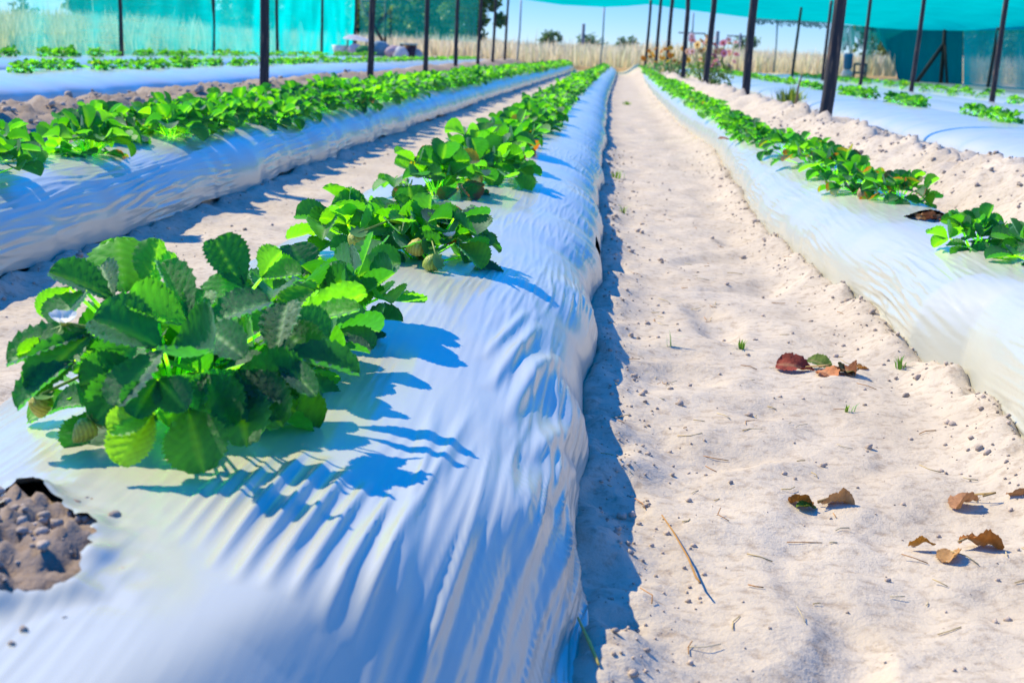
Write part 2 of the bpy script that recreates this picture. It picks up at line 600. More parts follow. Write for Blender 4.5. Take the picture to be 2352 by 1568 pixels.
def build_sheet(k, y0, y1, nacross, step, label):
    B = BEDS[k]; s = B['seed']
    ny = int(math.log(y1 / y0) / step)
    ys = np.geomspace(y0, y1, ny)
    asp = B['h'] / ((B['wl'] + B['wr']) / 2)
    ux, uz = unit_profile(nacross, asp)
    xc, wl, wr, h = bed_params(k, ys)
    UX = np.tile(ux, (ny, 1)); UZ = np.tile(uz, (ny, 1))
    Y = np.repeat(ys[:, None], nacross, 1)
    w = np.where(UX < 0, wl[:, None], wr[:, None])
    X = xc[:, None] + UX * w
    hem = .006 + .030 * np.clip(pn(ys * 1.9, s + .5, s + 14) + .4 * pn(ys * 5, s + .5, s + 15), -.2, 1)
    if k == 'two': hem = hem * 1.3 + .012
    if k not in ('mid', 'two', 'path'): hem = hem * 0 - .02
    Z = B['b'] + hem[:, None] + UZ * (h - hem)[:, None]
    if k == 'mid':
        Z = Z - np.minimum(near_drop(X, Y), .72 * (Z - B['b']))
    P = np.stack([X, Y, Z], -1)
    # normals
    du = np.gradient(P, axis=1); dv = np.gradient(P, axis=0)
    N = np.cross(dv, du); N /= np.linalg.norm(N, axis=-1, keepdims=True) + 1e-12
    N *= np.where(N[..., 2:3].mean() < 0, -1, 1)
    # arc coordinate across (metres)
    arc = np.cumsum(np.linalg.norm(np.diff(P, axis=1, prepend=P[:, :1]), axis=-1), axis=1)
    arc = arc - arc[:, [int(np.argmin(np.abs(ux)))]]
    side_r = ss(.55, .98, UX); side_l = ss(-.55, -.98, UX)
    side = np.maximum(side_r, side_l)
    near = ss(14, 3, Y)
    D = .006 * pn(arc * 3.0, Y * 2.2, s + 5)                     # soft swells
    D += .002 * pn(arc * 8, Y * 6, s + 6)
    # wrinkles drawn out along the bed
    sk = arc + .02 * pn(arc * 2, Y * 1.1, s + 7) + .04 * side * pn(Y * 1.3, arc, s + 16)
    n1 = pn(sk * 42, Y * 2.1, s + 8); n2 = pn(sk * 80, Y * 2.6, s + 9)
    m1 = np.clip(.35 + 1.3 * pn(arc * 3.2, Y * 1.7, s + 10), 0, 1)
    if k != 'mid': m1 = m1 * 1.3
    top_amt = .35 + .65 * side
    amp = {'mid': 1.0, 'two': 1.2, 'path': 1.15}.get(k, .6)
    D += amp * near * m1 * top_amt * (.0052 * np.clip(1 - 5.0 * np.abs(n1), 0, 1) ** 1.2 + .0030 * np.clip(1 - 5.5 * np.abs(n2), 0, 1) + .0015 * n2)
    # steep pleats where the cloth is gathered at the foot
    n3 = pn((Y + .6 * arc + .05 * pn(Y * 3, arc * 4, s + 20)) * 15, arc * 3.0, s + 12)
    m3 = np.clip(.1 + 1.4 * pn(Y * 1.3, arc * 2 + 5, s + 13), 0, 1) * side
    D += amp * near * m3 ** 2 * .007 * np.clip(1 - 4.5 * np.abs(n3), 0, 1) * (1 - .25 * side)
    if k == 'mid':
        # long drawn pleats on the near end and crescent folds on the shoulder
        c0 = np.exp(-((Y - 1.20) / .36) ** 4) * ss(-.26, -.08, X) * np.clip(.55 + 1.5 * pn(X * 7, Y * 2.2, 80), .1, 1.25)
        sk2 = arc + .008 * pn(arc * 3, Y * 2, 79)
        D += c0 * (.0130 * np.clip(1 - 4.2 * np.abs(pn(sk2 * 19, Y * 1.2, 77)), 0, 1) ** 1.1 + .0045 * np.clip(1 - 5 * np.abs(pn(sk2 * 50, Y * 1.6, 78)), 0, 1))
        for (px, py, qx, qy, wd, am) in ((1240, 705, 1120, 865, .009, .009), (1290, 735, 1165, 920, .011, .011), (1335, 790, 1215, 960, .010, .010), (1350, 850, 1270, 1000, .011, .009), (1215, 690, 1110, 810, .007, .006),
                         (705, 1045, 480, 1345, .0050, .0085), (757, 1060, 535, 1370, .0055, .0095), (805, 1080, 600, 1375, .0055, .0095), (853, 1100, 665, 1380, .0050, .0080), (640, 1050, 450, 1300, .0045, .0050), (590, 1065, 400, 1290, .0045, .0035), (905, 1120, 730, 1400, .0048, .0060), (960, 1120, 800, 1400, .0042, .0050), (540, 1080, 380, 1260, .004, .0028)):
            a = at_z(px, py, .19)[:2]; b = at_z(qx, qy, .19)[:2]
            ab = b - a; L2 = ab @ ab
            t = np.clip(((X - a[0]) * ab[0] + (Y - a[1]) * ab[1]) / L2, -.15, 1.15)
            nx = np.array([-ab[1], ab[0]]) / math.sqrt(L2)
            off = (X - a[0]) * nx[0] + (Y - a[1]) * nx[1] + .012 * (4 * t * (1 - t)) * (wd > .01)
            fall = np.clip(1 - (2 * t - 1) ** 2, 0, 1)
            D += am * fall * np.exp(-(off / wd) ** 2)
    if k == 'mid':
        rim = [at_z(x, y, .2)[:2] for x, y in HOLE]
        dmin = np.full(X.shape, 9.0)
        sel = (X < -.25) & (Y < 1.4)
        for i in range(len(rim)):
            a, b = rim[i], rim[(i + 1) % len(rim)]
            t = np.clip(((X[sel] - a[0]) * (b - a)[0] + (Y[sel] - a[1]) * (b - a)[1]) / ((b - a) @ (b - a)), 0, 1)
            dmin[sel] = np.minimum(dmin[sel], np.hypot(X[sel] - a[0] - t * (b - a)[0], Y[sel] - a[1] - t * (b - a)[1]))
        D += (.010 + .012 * pn(X * 18, Y * 18, 91)) * np.exp(-(dmin / .016) ** 2) + .004 * pn(X * 45, Y * 30, 92) * np.exp(-(dmin / .05) ** 2)
    P = P + N * D[..., None]
    keep = np.ones((ny - 1, nacross - 1), bool)
    # torn openings
    xm = (P[:-1, :-1, 0] + P[1:, 1:, 0]) / 2; ym = (P[:-1, :-1, 1] + P[1:, 1:, 1]) / 2
    holes = []
    if k == 'mid':
        poly = [at_z(x, y, .2)[:2] for x, y in HOLE]
        holes.append((poly, .006))
        holes.append(([at_z(x, y, .07)[:2] + [.0, 0] for x, y in ((1368, 555), (1380, 560), (1378, 585), (1366, 590))], .002))
    if k == 'path':
        holes.append(([at_z(x, y, .2)[:2] for x, y in ((2075, 497), (2110, 485), (2160, 478), (2195, 490), (2190, 508), (2140, 516), (2090, 505))], .004))
    for hi_, (poly, jit) in enumerate(holes):
        poly = ragged(poly, 7, jit * .7, hi_ + 3)
        jx, jy = xm, ym
        ins = np.zeros(xm.shape, bool)
        q = poly
        for i in range(len(q)):
            x1, y1_ = q[i]; x2, y2 = q[(i + 1) % len(q)]
            cond = ((y1_ > jy) != (y2 > jy))
            with np.errstate(divide='ignore', invalid='ignore'):
                ins ^= cond & (jx < (x2 - x1) * (jy - y1_) / (y2 - y1_ + 1e-12) + x1)
        keep &= ~ins
        near_in = np.zeros(X.shape, bool)
        near_in[:-1, :-1] |= ins; near_in[1:, :-1] |= ins; near_in[:-1, 1:] |= ins; near_in[1:, 1:] |= ins
        near_out = np.zeros(X.shape, bool)
        near_out[:-1, :-1] |= ~ins; near_out[1:, :-1] |= ~ins; near_out[:-1, 1:] |= ~ins; near_out[1:, 1:] |= ~ins
        if k == 'mid' and hi_ == 1: continue
        for (vi, vj) in np.argwhere(near_in & near_out):
            p_ = P[vi, vj, :2]; best = None; bd = 9
            for i in range(len(poly)):
                a, b = poly[i], poly[(i + 1) % len(poly)]
                t = np.clip(((p_ - a) @ (b - a)) / ((b - a) @ (b - a) + 1e-12), 0, 1)
                c_ = a + t * (b - a); d_ = np.hypot(*(p_ - c_))
                if d_ < bd: bd, best = d_, c_
            if bd < .012: P[vi, vj, 0], P[vi, vj, 1] = best
    o = grid_mesh("mulch_sheet", P, PLASTIC, keep=keep)
    tag(o, label, "plastic sheet", "plastic mulch sheets over the strawberry beds")
    return o


build_sheet('mid', .55, 50, 330, .0033, "white plastic mulch sheet with torn hole and deep wrinkles, over the middle bed")
build_sheet('two', .7, 49, 200, .0048, "white plastic mulch sheet in blue shade under the thick leafy row beside the lumpy ridge")
build_sheet('path', .6, 50, 200, .0048, "pale plastic mulch sheet with a dead plant in its hole, beyond the sandy path")
build_sheet('l3', 3, 46, 44, .012, "white plastic mulch sheet behind the lumpy soil ridge and its dark poles")
build_sheet('l4', 5, 45, 40, .012, "white plastic mulch sheet of the last bed, just before the turquoise net wall")
build_sheet('r2', 1.5, 48, 50, .012, "broad pale mulch sheet beside the sandy ridge, a black hose along its edge")
build_sheet('r3', 2.5, 48, 44, .012, "broad pale mulch sheet second beyond the sandy ridge")
build_sheet('r4', 4, 50, 40, .014, "pale mulch sheet third beyond the sandy ridge, bare of plants, by the inner poles")
build_sheet('r5', 6, 52, 40, .014, "pale mulch sheet with small plants just behind the row of inner poles")
build_sheet('r6', 8, 52, 40, .014, "pale mulch sheet farthest beyond the ridge, before the dark torn net")

# ------------------------------------------------------------------ strawberry foliage
GREENS = [(.008, .050, .026), (.015, .070, .020), (.006, .042, .032), (.030, .100, .012), (.009, .055, .034)]


def leaflet(L, Wd, nv, nu, cup, fold, bend, pleat, r):
    """one toothed leaflet, base at origin, pointing +Y, upper face +Z. nu odd."""
    v = np.linspace(0, 1, nv + 1)
    us = np.linspace(-1, 1, nu)
    pk = .56
    lo = np.clip(1 - (np.clip(pk - v, 0, 1) / pk) ** 1.75, 0, 1) ** .92
    hi = np.clip(1 - (np.clip(v - pk, 0, 1) / (1 - pk)) ** 2.3, 0, 1) ** .5
    body = np.where(v < pk, lo, hi)
    body = np.where(v > .999, 0.16, body); body[0] = .05
    hw = Wd / 2 * body
    V = np.repeat(v[:, None], nu, 1); Uu = np.repeat(us[None, :], nv + 1, 0)
    tooth = np.ones_like(V)
    if nv >= 12:
        saw = np.where(np.arange(nv + 1) % 2 == 0, -.075, .055)[:, None]
        tooth = 1 + saw * (np.abs(Uu) > .99)
    x = Uu * hw[:, None] * tooth
    y = V * L + .05 * L * np.abs(Uu) * (body[:, None]) * (V < .98)
    if nv >= 12: y = y + (np.abs(Uu) > .99) * .012 * L
    z = cup * (np.abs(Uu) ** 2) * hw[:, None] + fold * np.abs(Uu) * hw[:, None]
    if pleat > 0:
        z = z + pleat * L * np.cos(2 * PI * (V * 7.0 - np.abs(Uu) * 2.3)) * np.minimum(1, np.abs(Uu) * 3) * (1 - .3 * V)
        z = z - pleat * L * .5 * (np.abs(Uu) < .01)
    z = z + r.normal(0, .006 * L, V.shape) * (np.abs(Uu) > .5)
    # bend the midrib
    a = bend * V
    yy = np.where(abs(bend) > 1e-3, L * np.sin(a) / (bend if abs(bend) > 1e-3 else 1), y * 0 + V * L) + (y - V * L)
    zz = np.where(abs(bend) > 1e-3, -L * (1 - np.cos(a)) / (bend if abs(bend) > 1e-3 else 1), 0) + z
    P = np.stack([x, yy, zz], -1).reshape(-1, 3)
    idx = np.arange((nv + 1) * nu).reshape(nv + 1, nu)
    F_ = [(idx[i, j], idx[i, j + 1], idx[i + 1, j + 1], idx[i + 1, j]) for i in range(nv) for j in range(nu - 1)]
    return P, F_, V.ravel(), np.abs(Uu).ravel()


LODS = {'hi': (28, 11, .021), 'mid': (14, 5, .012), 'low': (5, 3, 0), 'far': (3, 3, 0)}


def basis(fwd, up):
    f = np.asarray(fwd, float); f = f / np.linalg.norm(f)
    u = np.asarray(up, float); u = u - f * (u @ f); u /= np.linalg.norm(u) + 1e-9
    r = np.cross(f, u)
    return np.stack([r, f, u])       # rows: x,y,z


def add_leaf(mb, base, tip, blade_dir, up, L, r, lod, tint, sick=0.0, stem_c=(.16, .26, .05), old=False):
    """petiole from base to tip, three leaflets beyond it"""
    nv, nu, pl = LODS[lod]
    base = np.asarray(base); tip = np.asarray(tip)
    midp = (base + tip) / 2 + np.array([0, 0, .12 * np.linalg.norm(tip - base)]) * r.uniform(-.2, .8)
    rad = .0019 if lod in ('hi', 'mid') else .0025
    if lod != 'far': tube(mb, [base, midp, tip], [rad * 1.3, rad, rad], 5 if lod == 'hi' else 3, stem_c, cap=False)
    B = basis(blade_dir, up)
    for k, ang in enumerate((0, r.uniform(62, 88), -r.uniform(62, 88))):
        a = math.radians(ang)
        l = L * (1.0 if k == 0 else r.uniform(.86, .97))
        P, F_, V, Ua = leaflet(l, l * r.uniform(.86, 1.0), nv, nu, r.uniform(.05, .65), r.uniform(.05, .50), r.uniform(-.35, .85), pl, r)
        ca, sa = math.cos(a), math.sin(a)
        roll = r.uniform(-.28, .28) + (.35 * math.copysign(1, ang) if k else 0)
        cr, sr = math.cos(roll), math.sin(roll)
        P = np.stack([P[:, 0] * cr + P[:, 2] * sr, P[:, 1], -P[:, 0] * sr + P[:, 2] * cr], -1)
        lift = r.uniform(-.1, .3)
        cl, sl = math.cos(lift), math.sin(lift)
        P = np.stack([P[:, 0], P[:, 1] * cl - P[:, 2] * sl, P[:, 1] * sl + P[:, 2] * cl], -1)
        P[:, 1] += .004
        P = np.stack([P[:, 0] * ca + P[:, 1] * sa, -P[:, 0] * sa + P[:, 1] * ca, P[:, 2]], -1)
        c = np.tile(np.asarray(tint) * r.uniform(.85, 1.2), (len(P), 1))
        rib = np.clip(1 - Ua * 14, 0, 1)[:, None] * .22
        if lod == 'hi':
            ph = np.cos(2 * PI * (V * 7.0 - Ua * 2.3))
            c = c * (1 - .12 * ph[:, None] * np.minimum(1, Ua * 3)[:, None])
        c = c * (1 - rib) + np.array([.12, .24, .06]) * rib
        if sick > 0:
            m = ss(1.15 - sick, 1.35 - sick, V + .35 * Ua + r.normal(0, .1, len(V)))[:, None]
            bc = np.array([.075, .022, .012]) if r.random() < .6 else np.array([.075, .060, .014])
            c = c * (1 - m) + bc * m
        mb.add(P @ B + tip, F_, c)


def plant_leaves(seed, lod, size=1.0, n=15, sick_rate=.08):
    """yields (MB) for each leaf, around the origin"""
    r = np.random.default_rng(seed)
    out = []
    ph0 = r.uniform(0, 2 * PI)
    for i in range(n):
        t = i / max(1, n - 1)                 # 0 inner .. 1 outer
        ph = ph0 + i * 2.39996 + r.uniform(-.3, .3)
        el = math.radians(78 - 64 * t + r.uniform(-9, 9))
        ln = size * (.050 + .060 * math.sin(PI * (.15 + .55 * t))) * r.uniform(.8, 1.2)
        d = np.array([math.cos(ph) * math.cos(el), math.sin(ph) * math.cos(el), math.sin(el)])
        base = np.array([r.normal(0, .01), r.normal(0, .01), -.01])
        tip = base + d * ln
        rad = np.array([math.cos(ph), math.sin(ph), 0])
        pitch = math.radians(58 - 100 * t + r.uniform(-20, 20))
        bd = rad * math.cos(pitch) + np.array([0, 0, 1]) * math.sin(pitch)
        bd = bd + r.normal(0, .15, 3)
        upv = np.array([0, 0, 1.0]) - rad * (.35 + .3 * math.sin(pitch)) + r.normal(0, .12, 3)
        L = size * (.055 + .018 * math.sin(PI * (.2 + .6 * t))) * r.uniform(.85, 1.15)
        tint = np.array(GREENS[r.integers(len(GREENS))])
        sick = r.uniform(.2, .6) if r.random() < sick_rate * (1 + 2 * t) else 0
        mb = MB()
        add_leaf(mb, base, tip, bd, upv, L, r, lod, tint, sick)
        out.append(mb)
    return out


def merge(mbs):
    M = MB()
    for b in mbs:
        for v, c in zip(b.v, b.c): pass
        off = M.n
        M.v += b.v; M.c += b.c
        M.f += [tuple(i + off for i in q) for q in b.f]
        M.n += b.n
    return M


_variants = {}


def variant(lod, i, n, sick=.08):
    key = (lod, i, n)
    if key not in _variants:
        _variants[key] = merge(plant_leaves(900 + i * 17 + len(lod), lod, 1.0, n, sick)).mesh("strawberry_plant", LEAF)
    return _variants[key]


def berry(parent, at, size, tilt, col, root, calyx_col=(.10, .26, .04), stem_from=None):
    """hanging unripe fruit with its calyx; 'at' in world coordinates, parented to a plant at 'root'"""
    mb = MB()
    prof = [(0, .0), (.08, .34), (.25, .50), (.5, .46), (.75, .30), (.92, .13), (1.0, .0)]
    M_ = 14; vs = []; fs = []
    pr = [(np.interp(t, [p[0] for p in prof], [p[1] for p in prof])) for t in np.linspace(0, 1, 13)]
    for i, t in enumerate(np.linspace(0, 1, 13)):
        for k in range(M_):
            a = 2 * PI * k / M_
            dimple = 1 - .06 * ((i + k) % 2)
            vs.append((pr[i] * size * dimple * math.cos(a), pr[i] * size * dimple * math.sin(a), -t * size * 1.15))
    for i in range(12):
        for k in range(M_):
            fs.append((i * M_ + k, (i + 1) * M_ + k, (i + 1) * M_ + (k + 1) % M_, i * M_ + (k + 1) % M_))
    vs = np.array(vs)
    Rm = np.array(Matrix.Rotation(tilt[1], 3, 'Z') @ Matrix.Rotation(tilt[0], 3, 'X'))
    cc = np.tile(np.array(col), (len(vs), 1))
    odd = (np.arange(len(vs)) // M_ + np.arange(len(vs)) % M_) % 2 == 1
    cc[odd] *= np.array([.62, .55, .4])
    mb.add(vs @ Rm.T, fs, cc)
    o = mb.build("berry", BERRY, parent, loc=np.asarray(at) - np.asarray(root))
    cb = MB()
    for k in range(9):
        a = 2 * PI * k / 9
        d = np.array([math.cos(a), math.sin(a), 0]); s_ = np.array([-d[1], d[0], 0])
        q = np.array([s_ * .08 * size, -s_ * .08 * size, d * .38 * size - s_ * .14 * size + [0, 0, -.02 * size], d * .38 * size + s_ * .14 * size + [0, 0, -.02 * size], d * .55 * size + [0, 0, .08 * size]])
        q[:, 2] += .03 * size
        cb.add(q @ Rm.T, [(0, 1, 2, 3), (3, 2, 4)], calyx_col)
    if stem_from is not None:
        b = np.asarray(stem_from) - np.asarray(at)
        tube(cb, [(0, 0, 0), b * .45 + [0, 0, .02], b], [.0018, .0018, .002], 5, (.25, .36, .05))
    c = cb.build("calyx", STEM, o)
    return o


def flower(parent, at, size, normal, root, stem_from=None):
    B = basis(np.cross(normal, [1, .1, 0]), normal)
    mb = MB()
    for k in range(5):
        a = 2 * PI * k / 5
        P, F_, V, Ua = leaflet(size * .62, size * .62, 6, 5, .5, .05, -1.1, 0, np.random.default_rng(k))
        ca, sa = math.cos(a), math.sin(a)
        P = np.stack([P[:, 0] * ca + P[:, 1] * sa, -P[:, 0] * sa + P[:, 1] * ca, P[:, 2] + .0005 * k], -1)
        mb.add(P @ B, F_, (.85, .85, .85))
    o = mb.build("flower", PETAL, parent, loc=np.asarray(at) - np.asarray(root))
    m2 = MB(); blob(m2, np.array([0, 0, .0]) @ B, (size * .16,) * 3, 3, 5, 8, .1, (.62, .55, .08))
    m2.build("flower_centre", STEM, o)
    m3 = MB()
    for k in range(6):
        a = 2 * PI * k / 6 + .3
        d = np.array([math.cos(a), math.sin(a), -.1]); s_ = np.array([-d[1], d[0], 0])
        q = np.array([s_ * .1, -s_ * .1, d * .55 - [0, 0, .1]]) * size; q[:, 2] -= .06 * size
        m3.add(q @ B, [(0, 1, 2)], (.10, .26, .04))
    if stem_from is not None:
        b = np.asarray(stem_from) - np.asarray(at)
        tube(m3, [(0, 0, 0), b * .5 + [0, 0, .015], b], [.002, .002, .0025], 5, (.26, .38, .06))
    m3.build("flower_stem", STEM, o)
    return o


def leaf_by_points(root, origin, leaflets_, seed, tint, crown):
    """one leaf built from leaflets given by base / tip points in space; upn is the upper side's direction"""
    r = np.random.default_rng(seed); mb = MB()
    for (b, t, w_, upn, cup, bend) in leaflets_:
        b = np.asarray(b); t = np.asarray(t); L = np.linalg.norm(t - b)
        P, F_, V, Ua = leaflet(L, w_, 28, 11, cup, .18, bend, .028, r)
        B = basis(t - b, upn)
        c = np.tile(np.asarray(tint) * r.uniform(.9, 1.15), (len(P), 1))
        ph = np.cos(2 * PI * (V * 7.0 - Ua * 2.3))
        c = c * (1 - .13 * ph[:, None] * np.minimum(1, Ua * 3)[:, None])
        rib = np.clip(1 - Ua * 14, 0, 1)[:, None] * .22
        c = c * (1 - rib) + np.array([.12, .24, .06]) * rib
        mb.add(P @ B + b - origin, F_, c)
    b0 = np.asarray(leaflets_[0][0]) - origin; c0 = np.asarray(crown) - origin
    tube(mb, [c0, (b0 + c0) / 2 + [0, 0, .012], b0], [.0026, .0021, .0018], 5, (.17, .28, .05), cap=False)
    return mb.build("leaf", LEAF, root)


def split_plant(x, y, z, seed, lod, size, n, label, group, rz=0.0, sick=.06):
    size = size
    root = empty("strawberry_plant", (x, y, z), 0)
    tag(root, label, "strawberry plant", group)
    for mb in plant_leaves(seed, lod, size, n, sick):
        mb.build("leaf", LEAF, root)
    cr = MB()
    blob(cr, (0, 0, .0), (.014, .014, .018), seed, 5, 8, .25, (.10, .12, .04))
    cr.build("crown", STEM, root)
    return root


G_MID = "strawberry plants on the middle bed"
G_TWO = "strawberry plants in the thick leafy row"
G_PATH = "strawberry plants on the bed beyond the path"


def topz(k, x, y):
    return float(bed_top(k, np.array([x]), np.array([y]))[0])


placed = []      # (distance, bed, x, y, size)
near_specs = [
    ('mid', -.45, 1.45, 5, 'hi', .92, 18, "big strawberry plant with white flower and yellow berries, beside the torn hole", 0),
    ('mid', -.40, 1.64, 8, 'hi', .85, 12, "smaller strawberry plant pressed against the back of the big flowering plant", 0),
    ('mid', -.38, 1.93, 12, 'hi', .86, 15, "strawberry plant wedged between the big flowering plant and the one with green berries", 0),
    ('mid', -.44, 2.62, 21, 'hi', .95, 14, "strawberry plant with wide pale backlit leaves behind the green berry", .03),
    ('mid', -.33, 2.60, 26, 'hi', .98, 16, "strawberry plant with green berries and a small white flower on the middle bed", .03),
    ('mid', -.45, 3.85, 31, 'hi', 1.0, 15, "strawberry plant with upright bright leaf and a brown-tipped leaf, next after the berry plants", .10),
    ('mid', -.34, 4.25, 36, 'hi', 1.0, 16, "strawberry plant with reddish drooping leaf resting on plastic, behind the brown-tipped one", .12),
    ('mid', -.42, 4.85, 41, 'mid', 1.15, 16, "strawberry plant with tall upright leaf, just before the row narrows into a strip", .04),
    ('mid', -.37, 5.5, 46, 'mid', 1.1, 15, "strawberry plant with a yellowing leaf hanging over the plastic near the row's narrow strip", .10),
    ('path', .95, 3.02, 52, 'hi', .95, 15, "strawberry plant cut by the picture edge on the bed beyond the path", .03),
    ('path', .86, 3.22, 57, 'hi', .85, 13, "strawberry plant between the picture edge and the hole with the dead plant", .03),
    ('path', .90, 4.28, 62, 'hi', .95, 16, "round strawberry plant just behind the hole with the dead plant", .06),
    ('path', .82, 4.55, 67, 'hi', .95, 14, "strawberry plant with pale berry at its foot behind the round plant", .1),
    ('path', .84, 5.1, 71, 'hi', 1.1, 15, "strawberry plant with one big folded bright leaf on the bed beyond the path", .06),
    ('path', .82, 5.6, 76, 'mid', 1.05, 15, "strawberry plant with brown leaf at its base behind the folded bright leaf", .08),
    ('path', .80, 6.2, 81, 'mid', 1.05, 15, "strawberry plant with red and brown leaves beside the pink leaf litter", .08),
    ('two', -1.62, 3.55, 91, 'mid', 1.15, 16, "strawberry plant at the cut-off end of the thick row, leaves hanging down the sheet", .03),
    ('two', -1.78, 4.0, 94, 'mid', 1.15, 16, "strawberry plant on the ridge side of the thick row, second from the picture edge", .03),
    ('two', -1.62, 4.35, 97, 'mid', 1.2, 17, "strawberry plant with pale leaves curling over the plastic, near end of the thick row", .03),
    ('two', -1.74, 4.75, 101, 'mid', 1.2, 17, "strawberry plant with bright upright leaves in the near part of the thick row", .05),
]
ROOTS = {}
SZ = {'mid': 1.0, 'two': .86, 'path': .78}
for i, (k, x, y, seed, lod, size, n, lab, sick) in enumerate(near_specs):
    x = x + float(curve(y)); z = topz(k, x, y) - .004
    ROOTS[i] = (split_plant(x, y, z, seed, lod, size * SZ[k], n + 2, lab, {'mid': G_MID, 'two': G_TWO, 'path': G_PATH}[k], 0, sick), (x, y, z))

# fruit and flowers of the near plants
r0, p0 = ROOTS[0]
NS, NC, NB_ = (-.27, -.44, .85), (.05, -.80, .6), (-.35, .80, .5)
HERO = [  # (base px, tip px, Y base, Y tip, width px, upper side, cup, bend)
    [((287, 672), (268, 541), 1.50, 1.54, 126, NB_, .25, -.1)],
    [((343, 664), (362, 550), 1.47, 1.50, 64, NB_, .5, .1), ((345, 664), (398, 590), 1.47, 1.52, 50, NB_, .4, .2)],
    [((261, 690), (122, 604), 1.42, 1.40, 78, NS, .3, .4), ((262, 690), (225, 600), 1.42, 1.47, 60, NC, .4, .2)],
    [((196, 668), (122, 728), 1.40, 1.35, 84, NS, .2, .4)],
    [((212, 764), (4, 806), 1.33, 1.30, 98, NS, .2, .35), ((212, 764), (60, 870), 1.33, 1.26, 80, NC, .3, .6)],
    [((432, 748), (286, 706), 1.31, 1.30, 88, (.1, -.5, .85), .7, -.2), ((434, 744), (372, 598), 1.33, 1.38, 62, (.5, -.5, .5), .8, .1), ((436, 748), (470, 660), 1.33, 1.37, 60, NC, .3, .2)],
    [((374, 800), (212, 716), 1.27, 1.27, 112, (-.1, -.55, .8), .4, .3), ((376, 803), (256, 914), 1.26, 1.20, 96, NS, .15, .3), ((391, 802), (516, 836), 1.26, 1.22, 110, (-.1, -.6, .75), 1.1, -.5)],
    [((469, 750), (616, 672), 1.33, 1.36, 98, NS, .15, .3), ((469, 752), (540, 790), 1.33, 1.27, 70, NC, .3, .5)],
    [((559, 668), (494, 545), 1.45, 1.47, 76, (.4, -.75, .3), .45, .1), ((562, 668), (566, 590), 1.45, 1.5, 56, NB_, .3, .1)],
    [((521, 698), (508, 632), 1.42, 1.45, 90, NB_, .3, .3)],
    [((633, 818), (655, 690), 1.34, 1.40, 78, NS, .15, .1), ((637, 818), (834, 832), 1.34, 1.36, 76, (.1, -.35, .9), .5, .4), ((640, 822), (712, 884), 1.33, 1.27, 46, NC, .3, .4)],
    [((668, 752), (834, 662), 1.50, 1.54, 66, NB_, .3, .2), ((670, 752), (818, 690), 1.47, 1.47, 56, NS, .2, .3)],
    [((551, 880), (672, 934), 1.31, 1.28, 92, NC, .2, .3), ((548, 880), (560, 1000), 1.31, 1.23, 100, NC, .2, .3)],
    [((432, 938), (464, 1074), 1.24, 1.19, 112, NC, .15, .25)],
    [((352, 950), (272, 1062), 1.22, 1.18, 84, NC, .3, .2), ((350, 946), (250, 985), 1.22, 1.19, 60, NC, .3, .2)],
    [((172, 830), (20, 918), 1.29, 1.26, 78, NS, .3, .4)],
    [((152, 800), (34, 800), 1.34, 1.31, 40, NB_, .4, .3)],
    [((160, 660), (94, 720), 1.46, 1.46, 52, NB_, .3, .3)],
    [((360, 872), (305, 950), 1.23, 1.20, 74, NC, .3, .4), ((365, 872), (420, 930), 1.23, 1.20, 70, NC, .3, .4)],
    [((545, 850), (690, 880), 1.32, 1.29, 104, NC, .3, .4), ((545, 852), (640, 960), 1.31, 1.26, 96, NC, .3, .4), ((540, 850), (470, 940), 1.31, 1.26, 90, NC, .3, .4)],
    [((330, 850), (180, 870), 1.31, 1.28, 84, NC, .3, .4), ((330, 850), (210, 950), 1.30, 1.25, 84, NC, .3, .5)],
    [((470, 860), (380, 960), 1.29, 1.24, 90, NC, .3, .5), ((470, 860), (520, 965), 1.29, 1.24, 96, NC, .3, .5)],
    [((640, 740), (760, 760), 1.42, 1.42, 84, (.1, -.4, .9), .4, .4), ((640, 742), (720, 820), 1.41, 1.36, 80, NC, .3, .4)],
    [((330, 760), (250, 850), 1.33, 1.29, 84, NC, .3, .4), ((330, 758), (400, 660), 1.36, 1.40, 84, (.2, -.6, .7), .5, .2)],
    [((600, 640), (640, 575), 1.60, 1.63, 60, NB_, .3, .2), ((600, 640), (690, 620), 1.60, 1.6, 58, NS, .3, .2)],
]
for i, lf in enumerate(HERO):
    out = [(at_y(b[0], b[1], yb), at_y(t[0], t[1], yt), wv * 1.40 * yb / 3200, n_, cup, bend) for (b, t, yb, yt, wv, n_, cup, bend) in lf]
    tint = GREENS[(3 if lf[0][5] is NB_ else (0, 1, 2, 4)[i % 4])]
    if i == 14: tint = (.05, .11, .02)
    leaf_by_points(r0, np.array(p0), out, 300 + i, tint, np.array(p0) + [.0, -.01, .012])
flower(r0, at_y(147, 742, 1.33), .026, np.array([.0, -.15, .95]), p0, (p0[0], p0[1] - .03, p0[2] + .06))
berry(r0, at_y(95, 905, 1.36), .026, (.35, .6), (.62, .56, .05), p0, stem_from=(p0[0], p0[1], p0[2] + .05))
berry(r0, at_y(215, 968, 1.27), .024, (.9, 2.4), (.66, .58, .05), p0, stem_from=(p0[0] + .03, p0[1], p0[2] + .05))
berry(r0, at_y(408, 905, 1.33), .020, (.5, -.6), (.34, .38, .05), p0, stem_from=(p0[0] + .06, p0[1] + .03, p0[2] + .05))
r4, p4 = ROOTS[4]
berry(r4, at_y(822, 535, 2.46), .034, (.5, .5), (.50, .58, .05), p4, stem_from=(p4[0], p4[1], p4[2] + .06))
berry(r4, at_y(975, 565, 2.48), .034, (1.3, 1.3), (.64, .58, .08), p4, stem_from=(p4[0], p4[1], p4[2] + .05))
berry(r4, at_y(1005, 600, 2.42), .032, (1.2, 1.0), (.40, .55, .06), p4, stem_from=(p4[0], p4[1], p4[2] + .05))
